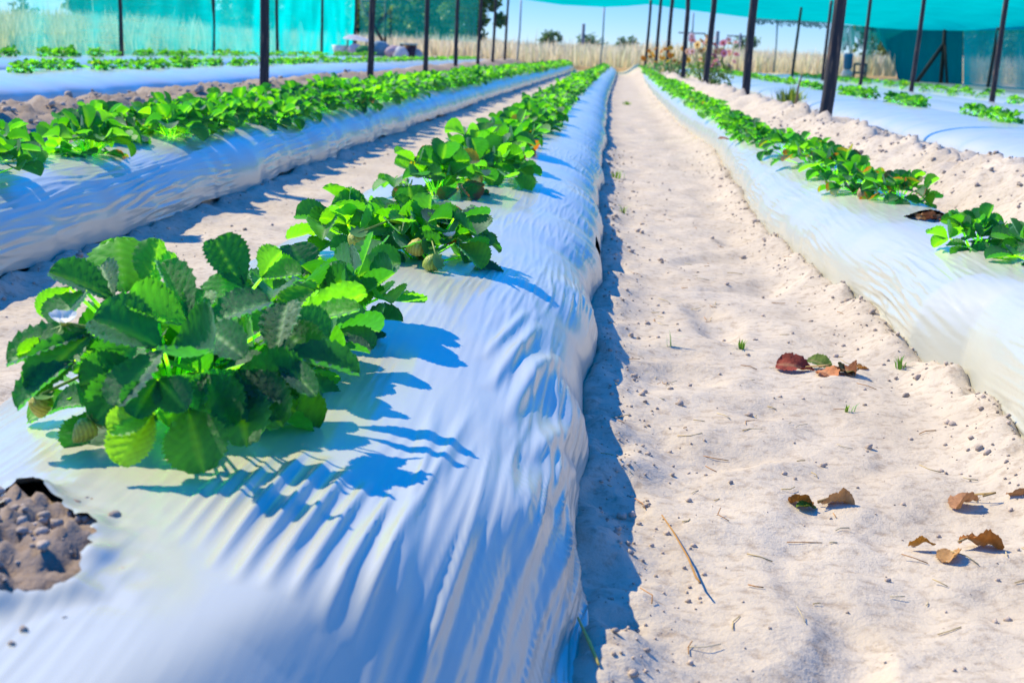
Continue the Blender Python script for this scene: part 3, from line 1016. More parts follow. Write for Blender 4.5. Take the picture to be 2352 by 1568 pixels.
flower(r4, at_y(1034, 545, 2.50), .024, np.array([-.25, .1, .95]), p4, (p4[0], p4[1], p4[2] + .06))
r12, p12 = ROOTS[12]
berry(r12, at_y(1988, 438, 4.38), .040, (.9, .3), (.55, .38, .16), p12, stem_from=p12)

# the long rows
specs = []


def row(k, x0, y0, y1, step, wob, size, gap=0.0):
    y = y0; i = 0
    while y < y1:
        r = np.random.default_rng(int(y * 1000) + BEDS[k]['seed'])
        if r.random() >= gap:
            specs.append((y, k, x0 + float(curve(y)) + r.uniform(-wob, wob), size * r.uniform(.82, 1.2), r.uniform(0, 2 * PI), int(r.integers(6))))
        y += step * r.uniform(.8, 1.2)


row('mid', -.385, 5.95, 48, .31, .05, .86)
row('two', -1.80, 5.05, 48, .30, .05, .95)
row('two', -1.62, 5.15, 48, .30, .05, .95)
row('path', .82, 6.9, 48, .38, .05, .72, .10)
row('l3', -4.50, 7.6, 45, .40, .08, .72, .06)
row('l4', -6.45, 13, 44, .42, .08, .72, .08)
row('r2', 2.86, 9, 46, .62, .06, .8, .30)
row('r3', 3.40, 10, 46, .75, .10, .8, .40)
row('r5', 6.12, 17, 50, .62, .10, .85, .30)
row('r5', 6.95, 22, 50, .62, .12, .85, .30)
specs.sort()
LAB = {
    'mid': ("dense small strawberry plant in the leaf strip running down the middle bed to the field", "strawberry strip along the middle bed"),
    'two': ("bushy strawberry plant in the unbroken thick row between the middle bed and the lumpy ridge", "strawberry plants of the unbroken thick row"),
    'path': ("leafy strawberry plant in the line along the narrow bed between sandy path and sandy ridge", "strawberry line between path and ridge"),
    'l3': ("strawberry plant on the first white bed behind the lumpy ridge", "strawberry plants of the first bed behind the lumpy ridge"),
    'l4': ("strawberry plant on the last bed before the turquoise net wall", "strawberry plants of the bed before the net wall"),
    'r2': ("small sparse strawberry plant on the broad pale bed with the black hose", "sparse plants on the bed with the hose"),
    'r3': ("small sparse strawberry plant on the second broad pale bed beyond the sandy ridge", "sparse plants on the second broad bed"),
    'r5': ("small strawberry plant on the pale bed behind the inner poles", "small plants behind the inner poles"),
}
mass = MB()
N_IND = 275
for i, (y, k, x, size, rz, vi) in enumerate(specs):
    z = topz(k, x, y) - .004
    if z < -.5: z = gz(x, y)
    if i < N_IND:
        lod, n = ('mid', 18) if y < 9 else ('low', 17)
        o = bpy.data.objects.new("strawberry_plant", variant(lod, vi, n, .006))
        COL.objects.link(o)
        o.location = (x, y, z); o.rotation_euler = (0, 0, rz); o.scale = (size,) * 3
        tag(o, LAB[k][0], "strawberry plant", LAB[k][1])
    else:
        r = np.random.default_rng(i)
        for b in plant_leaves(5000 + i, 'far', size, 11, .03):
            for v, c in zip(b.v, b.c):
                pass
            off = mass.n
            mass.v += [v + np.array([x, y, z]) for v in b.v]; mass.c += b.c
            mass.f += [tuple(j + off for j in q) for q in b.f]; mass.n += b.n
o = mass.build("strawberry_foliage", LEAF)
tag(o, "far ends of the strawberry rows merging into low green strips before the field", "strawberry plants", kind="stuff")

# ------------------------------------------------------------------ poles
def make_post(x, y, zg, ztop, rad, label, group, seed=0, lean=(0, 0), name="net_pole"):
    r = np.random.default_rng(seed)
    mb = MB()
    n = 14
    H_ = ztop - zg + .12
    pts = [np.array([lean[0] * t + .010 * math.sin(3.1 * t + seed) + r.normal(0, .002), lean[1] * t + .008 * math.sin(2.3 * t + seed * 2), -.12 + H_ * t]) for t in np.linspace(0, 1, n)]
    rr = [rad * (1.06 - .16 * t + r.normal(0, .02)) for t in np.linspace(0, 1, n)]
    tube(mb, pts, rr, 12)
    o = mb.build(name, POST, loc=(x, y, zg))
    tag(o, label, "pole", group)
    return o


GL = "dark poles on the lumpy ridge"
GR = "dark poles on the sandy ridge"
p = at_y(605, 187, 12.0)
make_post(p[0] - .08, 6.5, gz(p[0], 6.5), 2.25, .042, "dark pole whose shadow crosses the plastic and soil beside the middle bed", GL, 77)
words = ["thick dark pole rising behind the thick leafy row, closest on the lumpy ridge", "dark pole in front of the white junk heap on the lumpy ridge", "dark pole next after the brown crate along the lumpy ridge",
         "dark thin pole fourth along the lumpy ridge, before the golden grass", "dark thin pole fifth along the lumpy ridge, near the edge of the big tree",
         "thin dark pole sixth along the lumpy ridge, against pale sky", "thin dark pole last along the lumpy ridge, where the ridge ends"]
for x, y, Y, wd, lab in zip([605, 852, 975, 1046, 1098, 1131, 1160], [187, 168, 157, 152, 151, 142, 139], [12, 17.5, 23, 28.5, 34, 39.5, 45], [22, 14, 11, 8, 6.5, 5.5, 5], words):
    q = at_y(x, y, Y)
    g_ = gz(q[0], Y)
    make_post(q[0], Y, min(g_, q[2]), 2.32, .040 * (1 + .0 * wd), lab, GL, int(x), (.03, 0))
words = ["thickest dark pole with peeling bark, standing where the sandy ridge meets the pale sheet", "dark pole beside the green weeds on the sandy ridge", "dark pole in front of the pink flowers on the sandy ridge",
         "dark pole between the pink and the orange flowers", "slim pole beside the orange flowers on the sandy ridge", "slim dark pole sixth along the sandy ridge, left of the flowers", "thin dark pole at the far end of the sandy ridge"]
for x, y, Y, lab in zip([1897, 1712, 1620, 1567, 1530, 1505, 1482], [245, 205, 200, 185, 178, 167, 155], [9.6, 15.1, 20.6, 26.1, 31.6, 37.1, 42.6], words):
    q = at_y(x, y, Y); g_ = gz(q[0], Y)
    make_post(q[0], Y, min(g_, q[2]), 2.30 if Y < 40 else 2.24, .042, lab, GR, int(x), (.05 + .02 * (Y < 25), 0))
GLW = "poles of the turquoise net wall"
words = ["dark pole of the net wall standing in front of pale grass", "dark pole of the net wall second from the frame edge", "slim pole of the net wall just behind the thick ridge pole", "slim pole of the net wall beside the white junk heap", "bulky corner pole with strut where the turquoise net wall ends"]
for x, y, Y, lab in zip([278, 490, 637, 740, 815], [121, 117, 125, 123, 125], [22.3, 27.8, 33.3, 38.8, 44.3], words):
    q = at_y(x, y, Y); g_ = gz(q[0], Y)
    make_post(q[0], Y, min(g_, q[2]), 2.5, .038 if Y < 44 else .065, lab, GLW, int(x), (-.02, 0))
GRI = "inner poles among the pale beds"
words = ["tall dark pole at the picture edge among the pale beds", "dark pole in front of the dark torn net, behind the pale sheets", "dark pole before the torn dangling net strips", "slim dark pole touching the peeling pole, behind the pale sheets", "slim dark pole under the leafy net fringe, before golden grass"]
for x, y, Y, lab in zip([2277, 2092, 1975, 1887, 1820], [227, 205, 187, 185, 172], [22, 27.5, 33, 38.5, 44], words):
    q = at_y(x, y, Y); g_ = gz(q[0], Y)
    make_post(q[0], Y, min(g_, q[2]), 2.24, .043, lab, GRI, int(x), (.10, 0))
q = at_y(2268, 207, 47)
make_post(q[0], 47, min(gz(q[0], 47), q[2]), 1.95, .06, "short dark pole at the see-through net wall, beside the picture edge pole", "corner poles of the net house", 5, (.12, 0))
# thin pale rods of the back wall
for x, yt, yb, Y, lab in ((1187, 0, 142, 50, "thin grey rod at the back of the net house, near the ridge's last pole"), (1378, 15, 150, 51.5, "thin grey rod at the back of the net house, behind the end of the path"),
                          (1583, 30, 150, 55, "thin grey rod at the back of the net house, above the orange flowers"), (1776, 42, 172, 58, "thin grey rod at the back under the leafy net fringe")):
    a = at_y(x, yb, Y); b = at_y(x + 10, yt, Y)
    mb = MB(); tube(mb, [(0, 0, -.2), (b - a) * .5 + [.03, 0, 0], (b - a)], .030, 8, (.20, .27, .33))
    o = mb.build("support_rod", PAINT, loc=a); tag(o, lab, "rod", "thin rods of the back wall")

# braced corner frames
def strut_frame(name, lines, base, rad, label, cat, mat=POST):
    root = empty(name, base)
    tag(root, label, cat)
    for nm, a, b in lines:
        mb = MB(); tube(mb, [np.asarray(a) - base, np.asarray(b) - base], rad, 8, (.02, .03, .04)); mb.build(nm, mat, root)
    return root


Yc = 54.0
base = at_y(2160, 197, Yc)
strut_frame("braced_post", [("post", at_y(2160, 200, Yc), at_y(2171, 68, Yc)), ("brace", at_y(2101, 195, Yc), at_y(2167, 103, Yc)), ("stay", at_y(2178, 198, Yc - .4), at_y(2170, 100, Yc))],
            base, .075, "dark braced corner post in front of the dark torn net", "braced post")
base = at_y(886, 122, 47)
strut_frame("braced_gate", [("upright", at_y(884, 122, 47), at_y(886, 2, 47)), ("crossbar", at_y(828, 2, 47), at_y(886, 6, 47)), ("brace", at_y(893, 121, 46.6), at_y(826, 2, 46.6))],
            base, .05, "thin braced gate beside the corner pole, behind the white junk heap", "gate")

# ------------------------------------------------------------------ shade nets
def net_grid(name, corners, nu, nv, mat, label, sag=0.0, seed=0, cat="shade net"):
    a, b, c, d = [np.asarray(q, float) for q in corners]     # bottom-left, bottom-right, top-right, top-left
    u = np.linspace(0, 1, nu)[None, :, None]; v = np.linspace(0, 1, nv)[:, None, None]
    P = (a * (1 - u) + b * u) * (1 - v) + (d * (1 - u) + c * u) * v
    U_ = u[..., 0] * np.ones((nv, 1)); V_ = v[..., 0] * np.ones((1, nu))
    L = np.linalg.norm(b - a); nrm = np.cross(b - a, d - a); nrm = nrm / np.linalg.norm(nrm)
    P = P + nrm * (.10 * pn(U_ * L * .7, V_ * 2, seed) + .04 * pn(U_ * L * 2.5, V_ * 3, seed + 1))[..., None]
    P[..., 2] -= sag * np.sin(PI * U_ * max(1, round(L / 5.5))) ** 2 * V_
    o = grid_mesh(name, P, mat)
    tag(o, label, cat)
    return o


A = at_y(815, 125, 44.5)
net_grid("shade_net", [(-7.62, 6, .25), (A[0] - .02, 44.4, .25), (A[0], 44.4, 2.55), (-7.7, 6, 2.55)], 120, 14, NET, "turquoise shade net wall along the last left bed, lit from behind", .0, 3)
# back panel between corner pole and the ridge's poles
a = at_y(822, 128, 46); b = at_y(1092, 140, 48.5)
net_grid("shade_net", [(a[0], 46.2, .9), (b[0], 48.8, .85), (b[0], 48.8, 2.6), (a[0], 46.2, 2.6)], 40, 10, NETTHIN, "dark teal net panel at the back hanging before the big tree", .0, 5)
# roof: hung between the poles, edge measured along the back
edge = [(1195, -2, 49), (1290, 12, 50), (1388, 17, 51), (1440, 15, 51.5), (1490, 10, 52), (1560, 21, 53), (1640, 31, 54.5), (1712, 40, 56), (1800, 47, 58), (1900, 52, 60.5), (2010, 64, 66), (2085, 69, 61), (2190, 72, 53), (2270, 72, 48.5), (2352, 70, 44.5), (2560, 60, 37)]
E_ = np.array([at_y(*q) for q in edge])
nv = 26
F0 = E_.copy()
F0[:, 1] = np.linspace(47.0, 31.0, len(E_)); F0[:, 0] = np.linspace(-1.2, 14.0, len(E_)); F0[:, 2] = 2.38
t = np.linspace(0, 1, nv)[:, None, None]
Pn = E_[None] * (1 - t) + F0[None] * t
uu = np.linspace(0, 1, 90)
src = np.linspace(0, 1, len(E_))
Pf = np.stack([np.stack([np.interp(uu, src, Pn[i, :, k]) for k in range(3)], -1) for i in range(nv)])
Vv = np.repeat(np.linspace(0, 1, nv)[:, None], 90, 1)
Pf[..., 2] += .07 * pn(Pf[..., 0] * .5, Pf[..., 1] * .35, 4) * np.sin(PI * Vv) ** .5 + .05 * pn(Pf[..., 0] * 1.5, Pf[..., 1] * .7, 6) * Vv
Pf[..., 2] = np.where(Vv > .02, np.maximum(Pf[..., 2], 1.95), Pf[..., 2])
o = grid_mesh("net_canopy", Pf, NETROOF)
tag(o, "sagging turquoise net canopy roofing the far end of the beds", "shade net")


# right hand walls: wall line in plan, seen at pixel x
def ywall(x):
    return 13.1 * 3200 / (x - 1397)


def panel_between(name, left, right, ytop, ybot, mat, label, nv=18, nu=16, fold=.12, seed=0, Yf=ywall):
    P = np.zeros((nv, nu, 3))
    for i, v in enumerate(np.linspace(0, 1, nv)):
        xl, xr = left(v), right(v)
        for j, u_ in enumerate(np.linspace(0, 1, nu)):
            x = xl + (xr - xl) * u_
            y = ytop(x) + (ybot(x) - ytop(x)) * v
            P[i, j] = at_y(x, y, Yf(x) + fold * math.sin(u_ * 21 + seed) * (.3 + v))
    o = grid_mesh(name, P, mat); tag(o, label, "shade net")
    return o


tear = lambda v: np.interp(v, [0, .25, .45, .7, 1], [2008, 2024, 2040, 2056, 2066])
panel_between("shade_net", tear, lambda v: 2212 - 2 * v, lambda x: np.interp(x, [2000, 2085, 2190, 2352], [63, 68, 71, 69]), lambda x: np.interp(x, [2060, 2212], [198, 206]), NETDARK, "dark teal doubled net with a curved torn edge, behind the braced post", seed=1)
panel_between("shade_net", lambda v: 2213, lambda v: 2420, lambda x: np.interp(x, [2190, 2352], [71, 69]), lambda x: np.interp(x, [2210, 2352, 2500], [206, 214, 225]), NETTHIN, "see-through teal net wall at the picture edge with grass showing behind it", seed=2)
for i, (xl, xr, yb, lab) in enumerate(((1925, 1950, 118, "short ragged strip of torn net dangling beside the inner pole"), (1946, 1962, 140, "narrow torn net strip hanging just before the inner pole"), (1962, 1990, 112, "wide ragged torn net scrap behind the inner pole"),
                                       (1984, 2006, 165, "long torn net strip hanging beside the curved tear"), (2002, 2022, 120, "torn net flap hugging the curved tear"))):
    def lf(v, xl=xl, xr=xr, i=i): return xl + (xr - xl) * (.25 * v + .12 * math.sin(9 * v + i))
    def rt(v, xl=xl, xr=xr, i=i): return xr - (xr - xl) * (.35 * v * v + .14 * math.sin(7 * v + 2 * i))
    panel_between("net_strip", lf, rt, lambda x: np.interp(x, [1900, 2010], [54, 64]), lambda x, yb=yb: yb + 6 * math.sin(x * .9), NETDARK, lab, 16, 8, .12, i, Yf=lambda x: 61.0 + (x - 1900) * .04)
# leafy fringe of gathered net under the canopy edge
P = np.zeros((7, 70, 3))
for i in range(7):
    for j, x in enumerate(np.linspace(1728, 1905, 70)):
        yt = np.interp(x, [1728, 1905], [41, 52]); dep = 13 + 7 * pn(np.array([x * .09]), np.array([.3]), 2)[0] + 9 * pn(np.array([x * .3]), np.array([.9]), 3)[0]
        P[i, j] = at_y(x, yt + dep * i / 6, 58.0 + .25 * math.sin(j * 1.3 + i))
keep = np.random.default_rng(5).random((6, 69)) > np.linspace(0, .3, 6)[:, None]
o = grid_mesh("net_fringe", P, NETDARK, keep=keep)
tag(o, "ragged dark fringe of gathered net hanging under the canopy edge", "shade net")

# ------------------------------------------------------------------ hose, stick, weeds, flowers
mb = MB()
pts = []
for Y in np.linspace(3.4, 12.5, 40):
    x = 2.04 + .03 * math.sin(Y * 1.3) - .004 * Y
    pts.append((x, Y, gz(x, Y) + .012))
tube(mb, pts, .011, 8, (.015, .02, .025))
o = mb.build("irrigation_hose", PIPE); tag(o, "thin black irrigation hose lying between sandy ridge and broad pale sheet", "hose")
a = at_y(1821, 222, 15.5); a[2] = gz(a[0], a[1]) - .03; b = at_y(1842, 172, 15.4)
mb = MB(); tube(mb, [(0, 0, 0), (b - a) * .35 + [.02, 0, 0], (b - a) * .6 + [.0, 0, .01], (b - a)], [.015, .013, .012, .008], 7, (.22, .15, .10))
tag(mb.build("dry_stick", STRAW, loc=a), "leaning grey dry stick beside the green weeds on the sandy ridge", "stick")


def tuft(name, x, y, h, n, spread, cols, label, cat, seed, wd=.004, mat=None):
    r = np.random.default_rng(seed); mb = MB()
    for i in range(n):
        a = r.uniform(0, 2 * PI); tl = r.uniform(.15, .9)
        hh = h * r.uniform(.5, 1.1); d = np.array([math.cos(a), math.sin(a), 0])
        s_ = np.array([-d[1], d[0], 0]) * wd * r.uniform(.6, 1.3)
        b0 = d * spread * r.uniform(0, 1) * r.uniform(0, 1) * np.array([1, 1, 0])
        p1 = b0 + d * hh * .25 * tl + [0, 0, hh * .55]; p2 = b0 + d * hh * .8 * tl + [0, 0, hh * (1 - .35 * tl)]
        c = np.array(cols[r.integers(len(cols))]) * r.uniform(.8, 1.2)
        mb.add([b0 - s_, b0 + s_, p1 + s_ * .8, p1 - s_ * .8, p2], [(0, 1, 2, 3), (3, 2, 4)], c)
    o = mb.build(name, mat or GREENGRASS, loc=(x, y, gz(x, y) - .003))
    if label: tag(o, label, cat)
    return o


GG = [(.09, .20, .02), (.14, .26, .03), (.20, .28, .04)]
q = at_z(1785, 208, .26)
tuft("weed_clump", q[0], 16.0, .26, 150, .30, [(.08, .16, .02), (.12, .19, .03), (.17, .21, .04)], "bright yellow-green weed clump beside the leaning stick on the sandy ridge", "weeds", 4, .012)
for (px, py, h, n, lab, sd) in ((1545, 800, .045, 7, "tiny upright grass sprig alone in the middle of the sandy path", 1), (1700, 806, .03, 16, "small flat star of green grass on the path behind the red dead leaf", 2),
                                (2066, 855, .035, 16, "small green grass sprig at the path edge beside the plastic corner", 3), (1944, 942, .025, 9, "tiny pale grass sprig by the small clod on the path", 5),
                                (1432, 492, .05, 12, "green grass sprig at the shadowed foot of the middle bed", 6), (1415, 410, .05, 30, "low dry green grass patch across the path at mid distance", 7),
                                (1440, 242, .06, 40, "faint grass patch far along the sandy path", 8)):
    q = at_z(px, py, .0)
    tuft("grass_sprig", q[0], q[1], h, n, .02 + .05 * (n > 25), GG, lab, "grass sprig", sd, .0016 + .0006 * q[1] / 3)


def flower_bush(name, cx, Y, zb, w, h, cols, label, seed, nfl, leafc):
    r = np.random.default_rng(seed)
    root = empty(name, (cx, Y, zb)); tag(root, label, "flowers")
    mb = MB(); st = MB()
    for i in range(500):
        a = r.uniform(0, 2 * PI); rr = w * math.sqrt(r.random()); hh = h * .6 * r.random() ** .8 * (1 - .4 * (rr / w) ** 2)
        c0 = np.array([rr * math.cos(a), rr * math.sin(a) * .7, hh]); L = r.uniform(.03, .08)
        d = r.normal(0, 1, 3); d[2] = abs(d[2]); B = basis(d, r.normal(0, 1, 3))
        q = np.array([(0, 0, 0), (-.35 * L, .5 * L, .05 * L), (0, L, 0), (.35 * L, .5 * L, .05 * L)]) @ B + c0
        mb.add(q, [(0, 1, 2, 3)], np.array(leafc) * r.uniform(.7, 1.3))
    mb.build("foliage", GREENGRASS, root)
    for i in range(26):
        a = r.uniform(0, 2 * PI); rr = w * r.uniform(.1, 1)
        tube(st, [(rr * .4 * math.cos(a), rr * .3 * math.sin(a), 0), (rr * .8 * math.cos(a), rr * .6 * math.sin(a), h * .5), (rr * math.cos(a), rr * .7 * math.sin(a), h * r.uniform(.6, .95))], .006, 4, (.12, .20, .05))
    st.build("stems", STEM, root)
    for i in range(nfl):
        a = r.uniform(0, 2 * PI); rr = w * math.sqrt(r.random()) * 1.1
        c0 = np.array([rr * math.cos(a), rr * .7 * math.sin(a), h * r.uniform(.42, 1.0)])
        f = MB(); s_ = r.uniform(.04, .075)
        col = np.array(cols[r.integers(len(cols))])
        B = basis(r.normal(0, 1, 3), np.array([r.normal(0, .4), -.7, .6]))
        for k in range(8):
            t_ = 2 * PI * k / 8
            q = np.array([(0, 0, 0), (s_ * math.cos(t_ - .4) * .8, s_ * math.sin(t_ - .4) * .8, .2 * s_), (s_ * math.cos(t_), s_ * math.sin(t_), .1 * s_), (s_ * math.cos(t_ + .4) * .8, s_ * math.sin(t_ + .4) * .8, .2 * s_)])
            f.add(q @ B, [(0, 1, 2, 3)], col)
        blob(f, np.array([0, 0, .15 * s_]) @ B, (s_ * .35,) * 3, i, 4, 6, .1, col * np.array([.8, .6, .3]))
        f.build("bloom", PETAL, root, loc=c0)
    return root


q = at_y(1635, 200, 22); flower_bush("flower_bush", q[0], 22.6, gz(q[0], 22.6), .38, .78, [(.85, .42, .42), (.88, .50, .30), (.88, .60, .58), (.80, .28, .36), (.88, .62, .25)], "tall pink and salmon flowers growing behind a sandy ridge pole", 3, 46, (.16, .24, .03))
q = at_y(1548, 172, 29); flower_bush("flower_bush", q[0], 29.5, gz(q[0], 29.5), .62, .60, [(.80, .38, .02), (.78, .45, .05), (.75, .28, .03)], "low orange flowers over soft green leaves on the sandy ridge", 5, 34, (.09, .25, .09))

# ------------------------------------------------------------------ fallen leaves, twigs and clods on the path
def dead_leaf(x, y, z, items, label, seed, grp=None, name="dead_leaf"):
    """items: (dx, dy, length, heading deg, pitch deg, roll deg, curl, tint)"""
    r = np.random.default_rng(seed)
    root = empty(name, (x, y, z)); tag(root, label, "dead leaf", grp)
    for (dx, dy, L, hd, pt, rl, curl, c) in items:
        P, F_, V, Ua = leaflet(L, L * .70, 22, 9, .35 * curl, .40 * curl, .8 * curl, .014, r)
        curl_ = curl
        k1 = r.uniform(0, 9)
        P[:, 2] += .22 * L * curl * (pn(P[:, 0] / L * 2.6 + k1, P[:, 1] / L * 2.2, seed) + .6 * pn(P[:, 0] / L * 6 + k1, P[:, 1] / L * 5, seed + 1))
        P[:, 0] += .10 * L * curl * pn(P[:, 1] / L * 2.4 + k1, k1, seed + 2)
        tw = (V - .5) * r.uniform(-1.1, 1.1) * curl
        P = np.stack([P[:, 0] * np.cos(tw) - P[:, 2] * np.sin(tw), P[:, 1], P[:, 0] * np.sin(tw) + P[:, 2] * np.cos(tw)], -1)
        M_ = Matrix.Rotation(math.radians(hd), 3, 'Z') @ Matrix.Rotation(math.radians(pt * .45), 3, 'X') @ Matrix.Rotation(math.radians(rl), 3, 'Y')
        P = P @ np.array(M_).T
        P[:, 2] -= P[:, 2].min(); P[:, 0] += dx; P[:, 1] += dy
        cc = np.tile(np.array(c), (len(P), 1)) * (1 + .35 * r.normal(0, .5, (len(P), 1)).clip(-1, 1) * .5)
        rib = np.clip(1 - Ua * 10, 0, 1)[:, None] * .5
        cc = cc * (1 - rib) + np.array([.40, .26, .13]) * rib
        mb = MB(); mb.add(P, F_, cc); mb.build("leaflet", DEAD, root)
    st = MB(); a = math.radians(items[0][3]); L = items[0][2]
    tube(st, [(items[0][0] * .5, 0, .012), (.25 * L, .1 * L, .016), (.6 * L * math.cos(a + .8), .3 * L, .006)], .0016, 5, (.35, .24, .10))
    st.build("stalk", STRAW, root)
    return root


RB, OB, BR, GN = (.26, .05, .03), (.50, .20, .08), (.44, .24, .10), (.12, .18, .03)
q = at_z(1885, 855, 0)
dead_leaf(q[0], q[1], gz(*q[:2]), [(-.010, .012, .078, 80, 22, -26, .5, RB), (-.004, .0, .066, 195, 34, 14, .6, OB), (.040, .01, .062, 190, 60, 20, .9, (.17, .06, .02)), (.030, .03, .060, 60, 50, -20, .5, GN), (.052, .012, .06, 170, 55, -20, .7, (.13, .12, .03)), (.07, .03, .036, -60, 40, 0, .9, (.50, .22, .05))],
          "large red-brown and green dead leaf cluster on the path beside the plastic", 3)
q = at_z(1885, 1168, 0)
dead_leaf(q[0], q[1], gz(*q[:2]), [(-.01, -.005, .042, 50, 25, 30, .9, (.30, .12, .02)), (.0, .004, .050, -62, 22, -30, .9, BR), (-.005, .0, .03, 100, 40, 0, .6, (.12, .20, .02))],
          "small curled dead leaf with green heart, alone on the open sand", 5)
q = at_z(2265, 1160, 0)
dead_leaf(q[0], q[1], gz(*q[:2]), [(-.012, .0, .052, 120, 20, 25, .9, (.44, .22, .10)), (.028, .004, .045, -80, 22, -30, .9, (.38, .19, .08))], "tan curled dead leaf at the picture edge, below the plastic's corner", 7)
q = at_z(2195, 1265, 0)
dead_leaf(q[0], q[1], gz(*q[:2]), [(.004, .004, .058, -75, 18, -25, .9, (.40, .15, .03)), (-.004, -.012, .045, 150, 25, 20, .6, (.46, .25, .09)), (-.025, .002, .035, 80, 22, 20, .9, (.44, .20, .03))], "orange-brown crumpled dead leaf below the tan curled one", 9)
# yellow leaf hanging over the thick row's sheet
q = at_z(735, 268, .2)
dead_leaf(q[0], q[1], q[2] - .01, [(0, 0, .075, 170, 55, 20, .3, (.50, .20, .02)), (.02, -.05, .06, 200, -30, 20, .3, (.40, .28, .03))], "orange yellowed leaf drooping over the sheet beside the thick leafy row", 11)
q = at_z(1700, 322, .17)
dead_leaf(q[0], q[1], q[2], [(-.06, 0, .06, 80, 10, 20, .3, (.50, .25, .20)), (.03, 0, .05, -30, 50, 20, .3, (.35, .06, .05)), (-.02, -.02, .06, 100, 10, 0, .2, (.25, .26, .04))], "pink and red leaf litter on the sheet, in the row beyond the path", 12)
# shrivelled plant in the hole
q = at_z(2150, 496, .2)
items = []
r = np.random.default_rng(4)
for i in range(11):
    items.append((r.normal(0, .03), r.normal(0, .02), r.uniform(.03, .05), r.uniform(0, 360), r.uniform(10, 50), r.uniform(-40, 40), .8, [(.34, .15, .06), (.42, .24, .10), (.26, .10, .05)][r.integers(3)]))
dead_leaf(q[0], q[1], topz('path', q[0], q[1]) - .012, items, "shrivelled brown plant in the hole of the pale sheet", 13, name="dead_plant")

# long root on the path
mb = MB()
pp = [at_z(*c, .004) for c in ((1520, 1185), (1545, 1225), (1580, 1290), (1598, 1340), (1606, 1366))]
b0 = pp[0].copy(); pts = [c - b0 for c in pp]
for c, hh in zip(pts, (.002, .004, .006, .008, .016)): c[2] = hh
tube(mb, pts, [.0009, .0012, .0014, .0014, .0011], 6, (.36, .19, .05))
tag(mb.build("dry_root", STRAW, loc=(b0[0], b0[1], gz(b0[0], b0[1]))), "long curved brown root lying across the sand at the edge of the bed's shadow", "root")
mb = MB(); c = [at_z(*k, .01) for k in ((1325, 1465), (1350, 1520), (1372, 1575))]; b0 = c[0].copy()
tube(mb, [k - b0 + [0, 0, .004] for k in c], [.0012, .0022, .0015], 6, (.60, .47, .12)); tag(mb.build("straw_stalk", STRAW, loc=(b0[0], b0[1], gz(b0[0], b0[1]) + .012)), "yellow straw stalk in the shade at the foot of the wrinkled sheet", "straw")

